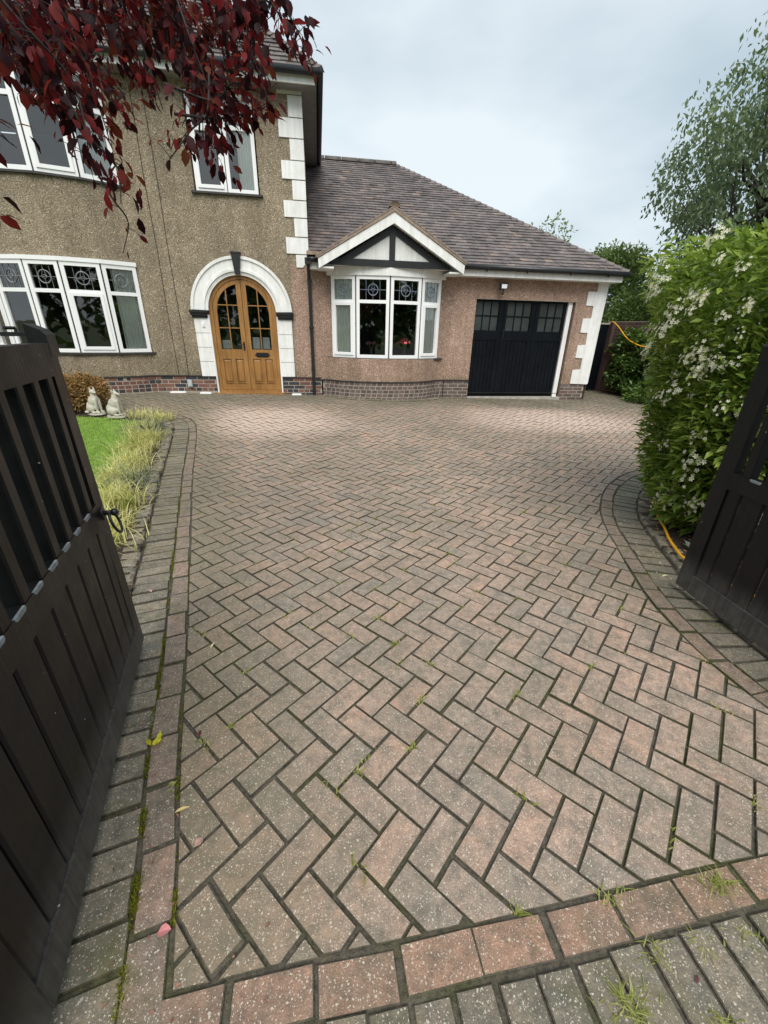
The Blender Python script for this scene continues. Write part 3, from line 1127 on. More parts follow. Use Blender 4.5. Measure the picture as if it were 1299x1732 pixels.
def brick_mesh(l, mat):
    m_ = MB()
    h, d, bv = .061, .10, .003
    m_.box(-l / 2 + bv, l / 2 - bv, 0, d, bv, h - bv)
    m_.v, m_.f = [], []
    x0, x1 = -l / 2, l / 2
    ring0 = [(x0, 0, 0), (x1, 0, 0), (x1, 0, h), (x0, 0, h)]
    pts = [(x0, .03, 0), (x1, .03, 0), (x1, .03, h), (x0, .03, h), (x0, bv, 0), (x1, bv, 0), (x1, bv, h), (x0, bv, h),
           (x0 + bv, 0, bv), (x1 - bv, 0, bv), (x1 - bv, 0, h - bv), (x0 + bv, 0, h - bv)]
    m_.v = pts
    for a, b in ((0, 4), (4, 8)):
        for k in range(4):
            j = (k + 1) % 4
            m_.f.append((a + k, a + j, b + j, b + k))
    m_.f.append((8, 9, 10, 11))
    return m_.mesh('brick', mat)


BR = {(n, l): brick_mesh(l, M[n]) for n in ('brick_main', 'brick_wing') for l in (.215, .1025)}


def plinth(name, line, ztop, courses, bond, matname, proud=.004):
    """bricks along a plan line (left to right seen from outside)"""
    line = np.array(line)
    L_ = line_len(line)
    pm = MB()
    strip(pm, [tuple(p) for p in line], ztop - .075 * courses - .1, ztop)
    P = pm.build(name, M['mortar'], house)
    for c in range(courses):
        z = ztop - .075 * (c + 1) + .005
        kind = bond[c % len(bond)]
        s = -random.uniform(.03, .08) if kind == 'h' else -(.112 if c % 2 else 0.0)
        while s < L_ - .03:
            l = .1025 if kind == 'h' else (.215 if kind == 's' else (.215 if random.random() < .6 else .1025))
            a, b = max(s, .002), min(s + l, L_ - .002)
            if b - a > .03:
                pa, pb = offset_pt(line, a, 0), offset_pt(line, b, 0)
                d = pb - pa
                ang = math.atan2(d[1], d[0])
                mid = (pa + pb) / 2 - np.array([-math.sin(ang), math.cos(ang)]) * proud
                o = link_copy(BR[(matname, l)], 'brick', P, (mid[0], mid[1], z), ang, ((b - a) / l, 1, 1))
            s += l + .0145
    return P


pl_bay = [p for p in bl if p[0] > -6.3] + [(-4.66, 0)]
plinth('plinth', pl_bay, ZP, 4, 'shhh', 'brick_main')
plinth('plinth', [(-4.655, 0), (-3.60, 0)], ZP, 4, 'sssh', 'brick_main')
plinth('plinth', [(-2.24, 0), (-1.43, 0)], ZPW + .03, 5, 'sssh', 'brick_main')
bwp = [p for p in bw if -1.43 < p[0] < 1.28]
plinth('plinth', bwp, ZPW, 5, 'hhhh', 'brick_wing')
plinth('plinth', [(1.29, 0), (1.865, 0)], ZPW, 5, 'ss', 'brick_wing')
plinth('plinth', [(4.14, 0), (4.74, 0)], .34, 5, 'ss', 'brick_wing')
mb = MB()
mb.box(4.70, 4.75, .01, 3.0, -.1, .34)
mb.build('plinth_return', M['brick_wall'], house)
# mortar drip lip at the foot of the pebbledash
mb = MB()
for line, z in ((pl_bay, ZP), ([(-4.66, 0), (-3.60, 0)], ZP), ([(-2.24, 0), (-1.43, 0)], ZPW + .03), (bwp, ZPW), ([(1.28, 0), (1.865, 0)], ZPW)):
    for a, b in zip(line, line[1:]):
        mb.box(0, math.dist(a, b), -.022, .01, z - .004, z + .016,
               (lambda a, b: (lambda an: lambda u, w, v: (a[0] + u * math.cos(an) - w * math.sin(an), a[1] + u * math.sin(an) + w * math.cos(an), v))(math.atan2(b[1] - a[1], b[0] - a[0])))(a, b))
mb.build('drip_lip', M['dark_sill'], house)

# --- quoins of the main corner: separate painted blocks
Q = [(-1.997, 5.135, 4.985), (-1.824, 4.975, 4.69), (-2.0, 4.682, 4.412), (-1.826, 4.403, 4.11), (-1.992, 4.102, 3.835), (-1.822, 3.825, 3.535), (-1.994, 3.525, 3.268), (-1.824, 3.258, 2.968), (-1.994, 2.958, 2.69), (-1.826, 2.68, 2.50)]
for x0, z1, z0 in Q:
    m_ = MB()
    g = .004
    ring = [(x0, z0 + g), (-1.585, z0 + g), (-1.585, z1 - g), (x0, z1 - g)]
    if z0 < 2.51:
        ring = [(x0, z0 - .03), (x0 + .12, z0 - .03), (-1.60, z0 + .10), (-1.585, z1 - g), (x0, z1 - g)]
    m_.prism(ring, lambda x, z: (x, .0, z), lambda x, z: (x, -.02, z))
    m_.f = [f[::-1] for f in m_.f]
    m_.build('quoin', M['white_paint'], house)
# toothed quoin of the garage corner, one rendered piece
m_ = MB()
ring = [(4.36, .345), (4.79, .330), (4.815, .352), (4.815, 2.47), (4.57, 2.47), (4.575, 2.268), (4.373, 2.262), (4.376, 1.99), (4.552, 1.984), (4.556, 1.742), (4.366, 1.732), (4.368, 1.448), (4.545, 1.442), (4.552, 1.192), (4.366, 1.184), (4.366, .914), (4.545, .908), (4.550, .664), (4.36, .648)]
n = len(ring)
i = 0
m_.v = [(x, 0, z) for x, z in ring] + [(x, -.022, z) for x, z in ring]
m_.f = [tuple(range(n, 2 * n))] + [(k, (k + 1) % n, n + (k + 1) % n, n + k) for k in range(n)]
m_.poly([(4.815, -.022, .352), (4.815, .3, .352), (4.815, .3, 2.47), (4.815, -.022, 2.47)])
m_.build('quoin', M['white_paint'], house)


# --- windows
def frame_map(p0, p1):
    p0, p1 = np.array(p0, float), np.array(p1, float)
    d = p1 - p0
    L_ = float(np.hypot(*d))
    d = d / L_
    nrm = np.array([d[1], -d[0]])
    return L_, (lambda u, w, v: (p0[0] + d[0] * u + nrm[0] * w, p0[1] + d[1] * u + nrm[1] * w, v))


def ring_boxes(mb, u0, u1, v0, v1, t, w0, w1, m):
    mb.box(u0, u0 + t, w1, w0, v0, v1, m)
    mb.box(u1 - t, u1, w1, w0, v0, v1, m)
    mb.box(u0 + t, u1 - t, w1, w0, v0, v0 + t, m)
    mb.box(u0 + t, u1 - t, w1, w0, v1 - t, v1, m)


def window(p0, p1, z0, z1, tz, opener=False, lead='lead', t=.062):
    L_, m = frame_map(p0, p1)
    f = MB()
    ring_boxes(f, .008, L_ - .008, z0, z1, t, -.03, .035, m)
    f.box(t + .008, L_ - t - .008, .032, -.03, tz - .03, tz + .03, m)
    W_ = f.build('window', M['upvc'], house)
    gl = MB()
    gl.poly([m(t, 0, tz + .03), m(L_ - t, 0, tz + .03), m(L_ - t, 0, z1 - t), m(t, 0, z1 - t)])
    gl.build('pane', M['glass'], W_)
    gl = MB()
    gl.poly([m(t, 0, z0 + t), m(L_ - t, 0, z0 + t), m(L_ - t, 0, tz - .03), m(t, 0, tz - .03)])
    gl.build('pane', M['glass'], W_)
    if opener:
        c = MB()
        ring_boxes(c, t - .012, L_ - t + .012, z0 + t - .012, tz - .018, .052, .0, .052, m)
        c.build('casement', M['upvc'], W_)
    if lead:
        l = MB()
        a0, a1, b0, b1 = t, L_ - t, tz + .03, z1 - t
        cu, cv = (a0 + a1) / 2, (b0 + b1) / 2
        r = min(a1 - a0, b1 - b0) * .27
        ln = lambda x0, y0, x1, y1, rad=.0042: l.tube([m(x0, .006, y0), m(x1, .006, y1)], rad, 4)
        ln(a0, cv, a1, cv)
        for q in (-.25, 0, .25):
            if q:
                ln(cu + q * (a1 - a0), b0, cu + q * (a1 - a0), b1)
        ln(cu, b0, cu, cv - r * .35)
        ln(cu, cv + r, cu, b1)
        l.tube([m(cu + r * math.cos(k * math.pi / 10), .007, cv + r * 1.02 * math.sin(k * math.pi / 10)) for k in range(20)], .0085, 4, closed=True)
        dm = [(cu, cv - r * .4), (cu + r * .42, cv), (cu, cv + r * .32), (cu - r * .42, cv)]
        for k in range(4):
            ln(*dm[k], *dm[(k + 1) % 4])
        ln(cu - r * .42, cv, cu, cv + r * 1.35)
        ln(cu + r * .42, cv, cu, cv + r * 1.35)
        l.build('leadwork', M[lead], W_)
    return W_


def sill(line, z, out_=.05, h=.035, over=.07, name='sill'):
    line = [np.array(p, float) for p in line]
    d0 = (line[1] - line[0]) / np.hypot(*(line[1] - line[0]))
    d1 = (line[-1] - line[-2]) / np.hypot(*(line[-1] - line[-2]))
    line = [line[0] - d0 * over] + line[1:-1] + [line[-1] + d1 * over]
    s_ = MB()
    nn_ = []
    for k in range(len(line)):
        t_ = line[min(k + 1, len(line) - 1)] - line[max(k - 1, 0)]
        t_ = t_ / np.hypot(*t_)
        nn_.append(np.array([t_[1], -t_[0]]))
    for k in range(len(line) - 1):
        a, b = line[k], line[k + 1]
        ao, bo = a + nn_[k] * out_, b + nn_[k + 1] * out_
        ai, bi = a - nn_[k] * .06, b - nn_[k + 1] * .06
        s_.hexa([(*ao, z - h), (*bo, z - h), (*bi, z - h), (*ai, z - h), (*ao, z - .004), (*bo, z - .004), (*bi, z + .004), (*ai, z + .004)])
    return s_.build(name, M['dark_sill'], house)


def mullions(line, z0, z1):
    for k, p in enumerate(line):
        if 0 < k < len(line) - 1:
            m_ = MB()
            t_ = np.array(line[k + 1]) - np.array(line[k - 1])
            an = math.atan2(t_[1], t_[0])
            mp2 = lambda u, w, v: (p[0] + u * math.cos(an) - w * math.sin(an), p[1] + u * math.sin(an) + w * math.cos(an), v)
            m_.box(-.017, .017, -.022, .03, z0, z1, mp2)
            m_.build('mullion', M['gasket'], house)


for a, b, op in zip(BAY_L, BAY_L[1:], (True, False, False, True, False)):
    window(a, b, .905, 2.36, 1.905, op, 'lead')
    window(a, b, 3.575, 4.93, 4.50, op, 'lead_blue')
# the centre light of the ground floor bay also opens
mullions(BAY_L, .905, 2.36)
mullions(BAY_L, 3.575, 4.93)
sill(BAY_L, .905)
sill(BAY_L, 3.575)
mb = MB()
for (a, b) in zip(BAY_L, BAY_L[1:]):
    L_, m = frame_map(a, b)
    mb.box(-.01, L_ + .01, .05, -.04, 2.362, 2.425, m)
mb.build('window_head', M['upvc'], house)

for a, b, op in zip(BAY_W, BAY_W[1:], (True, False, False, True)):
    window(a, b, .868, 2.355, 1.91, op, 'lead_blue')
mullions(BAY_W, .868, 2.355)
sill([(-1.22, .0), *[(x, y - .02) for x, y in BAY_W[1:-1]], (1.11, .0)], .868, .07)
mb = MB()
BH = [(-1.23, 0), *BAY_W[1:-1], (1.12, 0)]
for (a, b) in zip(BH, BH[1:]):
    L_, m = frame_map(a, b)
    mb.box(-.01, L_ + .01, .06, -.05, 2.357, 2.50, m)
mb.build('window_head', M['white_paint'], house)

UW = ((-3.50, .06), (-2.96, .06), (-2.42, .06))
window(UW[0], UW[1], 3.58, 4.93, 4.49, True, 'lead_blue')
window(UW[1], UW[2], 3.58, 4.93, 4.49, False, 'lead_blue')
sill([(-3.50, .05), (-2.42, .05)], 3.575, .10)

# --- curtains and flowers standing inside
def curtain(p0, p1, z0, z1, label, skew=0.0, folds=6.5):
    m_ = MB()
    n = 32
    rows = 6
    p0, p1 = np.array(p0), np.array(p1)
    d = p1 - p0
    nr = np.array([-d[1], d[0]]) / np.hypot(*d)
    for j in range(rows + 1):
        t = j / rows
        for i in range(n + 1):
            u = i / n
            q = p0 + d * (u + skew * math.sin(math.pi * t)) + nr * .018 * math.sin(u * folds * 2 * math.pi + t * .5)
            m_.v.append((q[0], q[1], z0 + (z1 - z0) * t))
    for j in range(rows):
        for i in range(n):
            a = j * (n + 1) + i
            m_.f.append((a, a + 1, a + n + 2, a + n + 1))
    o = m_.build('curtain', M['curtain'], None, True)
    o.matrix_world = HM
    tag(o, label, 'curtain', 'window curtains')
    return o


curtain((-5.12, -.20), (-4.83, -.01), .95, 2.36, 'pale curtain at the right end of the downstairs left bay window', .04)
curtain((-1.10, -.015), (-.74, -.19), .93, 2.34, 'white curtain in the left side light of the gabled bay')
curtain((.65, -.18), (.99, -.015), .93, 2.34, 'white curtain in the right side light of the gabled bay')
curtain((-2.74, .10), (-2.46, .10), 3.62, 4.9, 'pale striped curtain in the upstairs window over the door')
curtain((-5.15, -.215), (-4.83, -.01), 3.62, 4.9, 'pale curtain at the right end of the upstairs left bay window')


def vase_flowers(x, y, z, h, spread, n, mat, label, leafy=True):
    o = empty('flower_vase')
    o.matrix_world = HM @ Matrix.Translation((x, y, z))
    tag(o, label, 'flowers', 'vases of flowers in the bay window')
    v = MB()
    prof = [(.035, 0), (.045, .03), (.040, .10), (.036, .15), (.042, .17)]
    k = 10
    for r, zz in prof:
        for q in range(k):
            v.v.append((r * math.cos(q * 2 * math.pi / k), r * math.sin(q * 2 * math.pi / k), zz))
    for a in range(len(prof) - 1):
        for q in range(k):
            v.f.append((a * k + q, a * k + (q + 1) % k, (a + 1) * k + (q + 1) % k, (a + 1) * k + q))
    v.build('vase', M['frost'], o, True)
    st, pt = MB(), MB()
    for i in range(n):
        az = random.uniform(0, 2 * math.pi)
        rr = spread * math.sqrt(random.random())
        tip = (rr * math.cos(az), rr * .5 * math.sin(az), h - rr * .5 + random.uniform(-.02, .02))
        st.tube([(0, 0, .1), (tip[0] * .4, tip[1] * .4, h * .6), tip], .003, 4)
        for q in range(16):
            d = Vector((random.gauss(0, 1), random.gauss(0, 1), random.gauss(.4, 1))).normalized()
            e = d.orthogonal().normalized() * .022
            f = d.cross(e).normalized() * .022
            c = Vector(tip) + d * .020
            pt.poly([c - e, c - f, c + e, c + f])
    st.build('stem', M['iris'], o)
    pt.build('blossom', mat, o)


vase_flowers(-.385, -.225, .868, .33, .12, 12, M['mauve'], 'small vase of faded mauve flowers on the bay sill')
vase_flowers(.31, -.225, .868, .37, .15, 26, M['pink'], 'vase of bright pink flowers on the bay sill')
m_ = MB()
prof = [(.030, 0), (.034, .01), (.012, .03), (.016, .08), (.035, .13)]
for r, zz in prof:
    for q in range(10):
        m_.v.append((r * math.cos(q * .6283), r * math.sin(q * .6283), zz))
for a in range(4):
    for q in range(10):
        m_.f.append((a * 10 + q, a * 10 + (q + 1) % 10, a * 10 + 10 + (q + 1) % 10, a * 10 + 10 + q))
o = m_.build('goblet', M['paper'], None, True)
o.matrix_world = HM @ Matrix.Translation((-5.36, -.22, .91))
tag(o, 'little white goblet standing inside the downstairs left bay window', 'ornament')

# --- arched surround, imposts, keystone, pilasters
def arc_ring(r0, r1, y0, y1, a0, a1, n=40):
    m_ = MB()
    for k in range(n + 1):
        a = a0 + (a1 - a0) * k / n
        ca, sa = math.cos(a), math.sin(a)
        m_.v += [(DX + r0 * ca, y0, DZ + r0 * sa), (DX + r1 * ca, y0, DZ + r1 * sa), (DX + r1 * ca, y1, DZ + r1 * sa), (DX + r0 * ca, y1, DZ + r0 * sa)]
    for k in range(n):
        i = k * 4
        for q in range(4):
            m_.f.append((i + q, i + (q + 1) % 4, i + 4 + (q + 1) % 4, i + 4 + q))
    m_.f.append((0, 1, 2, 3))
    m_.f.append((n * 4, n * 4 + 3, n * 4 + 2, n * 4 + 1))
    return m_


A0, A1 = .03, math.pi - .03
s_ = arc_ring(.665, .945, .0, -.035, A0, A1)
AR = s_.build('door_arch', M['white_paint'], house)
arc_ring(.70, .745, -.034, -.060, A0, A1).build('moulding', M['white_paint'], AR)
arc_ring(.905, .955, -.034, -.058, A0, A1).build('moulding', M['white_paint'], AR)
arc_ring(.640, .668, .10, -.03, A0, A1).build('reveal', M['white_paint'], AR)
m_ = MB()
m_.prism([(-.045, .645), (.045, .645), (.085, .998), (-.085, .998)], lambda a, z: (DX + a - .01, -.02, DZ + z), lambda a, z: (DX + a - .01, -.10, DZ + z))
m_.f = [f[::-1] for f in m_.f]
m_.box(DX - .105, DX + .085, -.108, -.02, DZ + .985, DZ + 1.012)
m_.build('keystone', M['black_trim'], house)
for sx in (-1, 1):
    x0, x1 = sorted((DX + sx * .655, DX + sx * .985))
    m_ = MB()
    m_.box(x0, x1, -.11, .0, 1.635, 1.675)
    m_.box(x0 + .012, x1 - .012, -.085, .0, 1.585, 1.635)
    m_.box(x0 + .03, x1 - .03, -.06, .0, 1.548, 1.585)
    m_.build('impost', M['black_trim'], house)
    zs = [1.546, 1.272, 1.008, .740, .452]
    for a, b in zip(zs, zs[1:]):
        m_ = MB()
        xa, xb = sorted((DX + sx * .668, DX + sx * .935))
        m_.box(xa, xb, -.03, .0, b + .004, a - .004)
        m_.build('pilaster_block', M['white_paint'], house)
    m_ = MB()
    xa, xb = sorted((DX + sx * .640, DX + sx * .668))
    m_.box(xa, xb, -.028, .10, .10, 1.60)
    m_.build('door_reveal', M['white_paint'], house)

# --- front door: oak frame, two leaves with glazing bars, panels, handle, letter plate
FR = MB()
yF0, yF1 = .02, .10
a0, n = 0.0, 36
for k in range(n):
    t0, t1 = math.pi * k / n, math.pi * (k + 1) / n
    p = []
    for y in (yF0, yF1):
        for (t, r) in ((t0, .575), (t1, .575), (t1, .640), (t0, .640)):
            p.append((DX + r * math.cos(t), y, DZ + r * math.sin(t)))
    FR.hexa(p)
for sx in (-1, 1):
    xa, xb = sorted((DX + sx * .575, DX + sx * .640))
    FR.box(xa, xb, yF0, yF1, .13, DZ)
FR.box(DX - .70, DX + .70, -.07, .10, .085, .130)
DF = FR.build('door_frame', M['oak'], house)
m_ = MB()
m_.box(DX - .575, DX + .575, -.012, .05, .13, .175)
m_.build('weather_bar', M['oak'], DF)
YD = .055


def arch_h(x, r):
    return DZ + math.sqrt(max(0, r * r - (x - DX) ** 2))


for sx in (-1, 1):
    lo, hi = sorted((DX + sx * .004, DX + sx * .572))
    g0, g1 = sorted((DX + sx * .095, DX + sx * .495))
    m_ = MB()
    m_.box(*sorted((DX + sx * .004, DX + sx * .095)), YD - .02, YD + .025, .18, arch_h(DX + .09, .573))
    # outer stile and curved head as a fan of small pieces
    NS = 14
    for k in range(NS):
        xa, xb = g0 + (g1 - g0) * k / NS, g0 + (g1 - g0) * (k + 1) / NS
        p = []
        for y in (YD - .02, YD + .025):
            p += [(xa, y, arch_h(xa, .495)), (xb, y, arch_h(xb, .495)), (xb, y, arch_h(xb, .573)), (xa, y, arch_h(xa, .573))]
        m_.hexa(p)
    xs = sorted((DX + sx * .495, DX + sx * .572))
    for k in range(6):
        xa, xb = xs[0] + (xs[1] - xs[0]) * k / 6, xs[0] + (xs[1] - xs[0]) * (k + 1) / 6
        p = []
        for y in (YD - .02, YD + .025):
            p += [(xa, y, .18), (xb, y, .18), (xb, y, arch_h(xb, .573)), (xa, y, arch_h(xa, .573))]
        m_.hexa(p)
    m_.box(g0, g1, YD - .02, YD + .025, .79, .975)          # lock rail
    m_.box(g0, g1, YD - .02, YD + .025, .18, .325)          # bottom rail
    m_.box((g0 + g1) / 2 - .04, (g0 + g1) / 2 + .04, YD - .02, YD + .025, .325, .79)
    LEAF = m_.build('door_leaf', M['oak'], house)
    for pa, pb in ((g0, (g0 + g1) / 2 - .04), ((g0 + g1) / 2 + .04, g1)):
        q = MB()
        r0 = [(pa, .325), (pb, .325), (pb, .79), (pa, .79)]
        r1 = [(pa + .03, .36), (pb - .03, .36), (pb - .03, .755), (pa + .03, .755)]
        for k in range(4):
            j = (k + 1) % 4
            q.poly([(r0[k][0], YD + .008, r0[k][1]), (r0[j][0], YD + .008, r0[j][1]), (r1[j][0], YD - .008, r1[j][1]), (r1[k][0], YD - .008, r1[k][1])])
        q.poly([(x, YD - .008, z) for x, z in r1])
        q.build('panel', M['oak'], LEAF)
        q = MB()
        q.box(pa - .004, pb + .004, YD - .036, YD - .021, .318, .334)
        q.build('panel_bead', M['oak'], LEAF)
    q = MB()
    mid = (g0 + g1) / 2
    q.box(mid - .009, mid + .009, YD - .015, YD + .015, .975, arch_h(mid, .495))
    for zb in (1.375, 1.785):
        q.box(g0, g1, YD - .013, YD + .013, zb - .009, zb + .009)
    q.build('glazing_bar', M['oak'], LEAF)
    zz = [.975, 1.366, 1.384, 1.776, 1.794, None]
    for r_ in range(3):
        for (ca, cb) in ((g0, mid - .009), (mid + .009, g1)):
            za, zb = zz[2 * r_], zz[2 * r_ + 1]
            q = MB()
            if zb is not None:
                q.poly([(ca, YD, za), (cb, YD, za), (cb, YD, zb), (ca, YD, zb)])
            else:
                top = [(ca + (cb - ca) * k / 6, YD, arch_h(ca + (cb - ca) * k / 6, .497)) for k in range(7)]
                q.poly([(ca, YD, za), (cb, YD, za)] + top[::-1])
            q.build('pane', M['glass'], LEAF)
    if sx < 0:
        q = MB()
        q.box(DX - .066, DX - .034, YD - .030, YD - .019, .96, 1.12)
        q.tube([(DX - .05, YD - .02, 1.07), (DX - .05, YD - .075, 1.07), (DX - .07, YD - .08, 1.07), (DX - .16, YD - .075, 1.058)], .010, 6)
        q.build('door_handle', M['iron'], LEAF)
    else:
        q = MB()
        zc = .878
        q.prism([(-.155, 0), (-.12, -.02), (-.115, -.042), (.115, -.042), (.12, -.02), (.155, 0), (.12, .02), (.115, .042), (-.115, .042), (-.12, .02)],
                lambda x, z: (mid + x, YD - .02, zc + z), lambda x, z: (mid + x, YD - .034, zc + z))
        q.f = [f[::-1] for f in q.f]
        q.box(mid - .10, mid + .10, YD - .044, YD - .034, zc - .026, zc + .026)
        q.build('letter_plate', M['iron'], LEAF)

# notices standing behind the door glass
for k, (xa, xb, h) in enumerate(((-3.40, -3.245, .16), (-2.80, -2.665, .225), (-2.60, -2.465, .225))):
    q = MB()
    q.box(xa, xb, .115, .118, .985, .985 + h)
    o = q.build('notice', M['paper'])
    o.matrix_world = HM
    tag(o, ('low white notice behind the left leaf of the front door', 'white notice behind the front door glass, left of the pair over the letter plate', 'white notice behind the front door glass, right of the pair over the letter plate')[k], 'notice', 'notices behind the door glass')

# --- garage door
yG = .10
gx = [1.868, 2.535, 3.275, 3.995]
gl_x = [(1.890, 2.425), (2.612, 3.168), (3.370, 3.926)]
for k in range(3):
    x0, x1 = gx[k] + .004, gx[k + 1] - .004
    ga, gb = gl_x[k]
    m_ = MB()
    ring = [(x0, ga, .055, 2.045), (gb, x1, .055, 2.045)]
    for a, b, c, d in ring:
        m_.box(a, b, yG - .02, yG + .03, c, d)
    m_.box(ga, gb, yG - .02, yG + .03, 2.005, 2.045)
    m_.box(ga, gb, yG - .02, yG + .03, 1.25, 1.445)
    m_.box(ga, gb, yG - .02, yG + .03, .055, .16)
    cw = (gb - ga) / 3
    for q in (1, 2):
        m_.box(ga + q * cw - .010, ga + q * cw + .010, yG - .014, yG + .02, 1.445, 2.005)
    m_.box(ga, gb, yG - .012, yG + .018, 1.722, 1.744)
    G = m_.build('garage_door', M['garage_black'], house)
    nb = 6
    bwid = (gb - ga) / nb
    for q in range(nb):
        b_ = MB()
        xa, xb = ga + q * bwid, ga + (q + 1) * bwid
        b_.prism([(xa + .0005, yG + .006), (xa + .005, yG - .006), (xb - .005, yG - .006), (xb - .0005, yG + .006)], lambda x, y: (x, y, .16), lambda x, y: (x, y, 1.25))
        b_.build('board', M['garage_black'], G)
    for q in range(3):
        for r_ in range(2):
            p_ = MB()
            xa, xb = ga + q * cw + .010, ga + (q + 1) * cw - .010
            za, zb = ((1.445, 1.722), (1.744, 2.005))[r_]
            p_.poly([(xa, yG + .004, za), (xb, yG + .004, za), (xb, yG + .004, zb), (xa, yG + .004, zb)])
            p_.build('pane', M['frost'], G)
    if k > 0:
        hx = (2.575, 3.955)[k - 1]
        h_ = MB()
        h_.box(hx - .012, hx + .012, yG - .030, yG - .020, 1.26, 1.46)
        h_.tube([(hx, yG - .025, 1.44), (hx, yG - .065, 1.42), (hx, yG - .065, 1.32), (hx, yG - .025, 1.30)], .008, 6)
        h_.build('handle', M['iron'], G)
m_ = MB()
m_.box(4.000, 4.095, yG - .055, yG + .02, .03, 2.05)
m_.build('door_jamb', M['white_paint'], house)
m_ = MB()
m_.box(1.86, 4.14, -.05, .22, -.06, .040)
m_.build('threshold', M['concrete'], house)
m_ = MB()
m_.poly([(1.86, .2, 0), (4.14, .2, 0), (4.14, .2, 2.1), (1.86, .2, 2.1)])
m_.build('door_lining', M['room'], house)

# --- garage wing roof: plain tiles laid singly in courses
EZ, EY = 2.60, -.30
TAN = (5.38 - EZ) / (4.1 - EY)
SL = math.hypot(4.1 - EY, 5.38 - EZ)
CP, SP = (4.1 - EY) / SL, (5.38 - EZ) / SL


def tile_field(mb, to3, a0, a1, b1, clips, gauge=.135, tw=.18):
    rows = int(b1 / gauge)
    for r_ in range(rows + 1):
        b = r_ * gauge
        s = a0 - (tw / 2 if r_ % 2 else 0) + random.uniform(-.006, .006)
        while s < a1:
            ring = [(s + .0015, b), (s + tw - .0015, b), (s + tw - .0015, min(b + gauge + .02, b1)), (s + .0015, min(b + gauge + .02, b1))]
            jb = random.gauss(0, .004)
            ring = [(p[0], p[1] + (jb if q < 2 else 0)) for q, p in enumerate(ring)]
            for a, nr in clips:
                ring = clip_half(ring, np.array(a), np.array(nr)) if len(ring) >= 3 else ring
            s += tw
            if len(ring) < 3 or area(ring) < 4e-4:
                continue
            lift = .020 + random.gauss(0, .003)
            tl = random.gauss(0, .003)
            i = len(mb.v)
            n = len(ring)
            mid = sum(p[0] for p in ring) / n
            for p in ring:
                k = 1 - (p[1] - b) / (gauge + .02)
                mb.v.append(to3(p[0], p[1], lift * k + .004 + tl * (p[0] - mid) / tw))
            for p in ring:
                mb.v.append(to3(p[0], p[1], -.004))
            mb.f.append(tuple(range(i, i + n)))
            for k in range(n):
                j = (k + 1) % n
                mb.f.append((i + j, i + k, i + n + k, i + n + j))


def wing3(a, b, h):
    return (a, EY + b * CP - h * SP, EZ + b * SP + h * CP)


tm = MB()
hipn = np.array([-(SL), -(5.06 - .71)])
hipn = hipn / np.hypot(*hipn)
tile_field(tm, wing3, -1.62, 5.15, SL, [((5.06, 0), hipn), ((-1.585, 0), (1, 0))])
ROOF = MB()
ROOF.poly([wing3(-1.6, 0, -.012), wing3(5.04, 0, -.012), wing3(.71, SL, -.012), wing3(-1.6, SL, -.012)])
ROOF.poly([(5.04, EY, EZ - .01), (5.04, 8.5, EZ - .01), (.71, 4.1, 5.36)])
ROOF.poly([(5.04, 8.5, EZ - .01), (-1.6, 8.5, EZ - .01), (-1.6, 4.1, 5.36), (.71, 4.1, 5.36)])
RO = ROOF.build('garage_roof', M['tile'], house)
# little gable over the bay
GA, GZ_, GYF = -.03, 3.40, -.60
GT = .575
GS = math.hypot(1.42, 1.42 * GT)
gc, gs = 1.42 / GS, 1.42 * GT / GS
for sx in (-1, 1):
    def g3(a, b, h, sx=sx):
        # a runs back from the verge, b up the slope
        return (GA + sx * (1.42 - b * gc + h * gs), GYF + (a if sx > 0 else a), GZ_ - 1.42 * GT + b * gs + h * gc)
    gm = MB()
    tile_field(gm, g3, 0, 2.2, GS, [((0.002, 0), (1, 0)), ((.55, 0), np.array([-gs * 1.0, 1.0]) * 0 + np.array([-1, 1.56]))] if False else [((0.002, 0), (1, 0))])
    i0 = len(tm.v)
    tm.v += gm.v
    tm.f += [tuple(i0 + k for k in (f if sx < 0 else f[::-1])) for f in gm.f]
tag(tm.build('roof_tiles', M['tile'], RO), kind='stuff')
m_ = MB()
k = 0
x = -1.55
while x < .70:
    pts = [(math.cos(math.pi * q / 8) * .125, math.sin(math.pi * q / 8) * .125) for q in range(9)]
    l = min(.42, .74 - x)
    r = MB()
    for xx, sc in ((x + .004, 1.0), (x + l - .004, 1.0)):
        r.v += [(xx, 4.1 + a * sc, 5.345 + b * .8 * sc) for a, b in pts]
    r.f = [(q, q + 1, 9 + q + 1, 9 + q) for q in range(8)] + [tuple(range(9)), tuple(range(9, 18))[::-1]]
    r.build('ridge_tile', M['ridge'], RO, True)
    x += .43
hip0, hip1 = Vector((5.04, EY + .02, EZ + .03)), Vector((.71, 4.1, 5.39))
nh = 38
m_ = MB()
for q in range(nh):
    a, b = hip0.lerp(hip1, q / nh), hip0.lerp(hip1, (q + 1.15) / nh)
    a = a + Vector((0, 0, .02))
    d = (b - a).normalized()
    sdv = d.cross(Vector((0, 0, 1))).normalized()
    upv = sdv.cross(d)
    r = []
    for p, w in ((a, .085), (b, .065)):
        r += [p - sdv * w - upv * .05, p + upv * .012, p + sdv * w - upv * .05]
    i = len(m_.v)
    m_.v += [tuple(p) for p in r]
    m_.f += [(i, i + 1, i + 4, i + 3), (i + 1, i + 2, i + 5, i + 4), (i, i + 2, i + 1)]
tag(m_.build('hip_tiles', M['tile'], RO), kind='stuff')

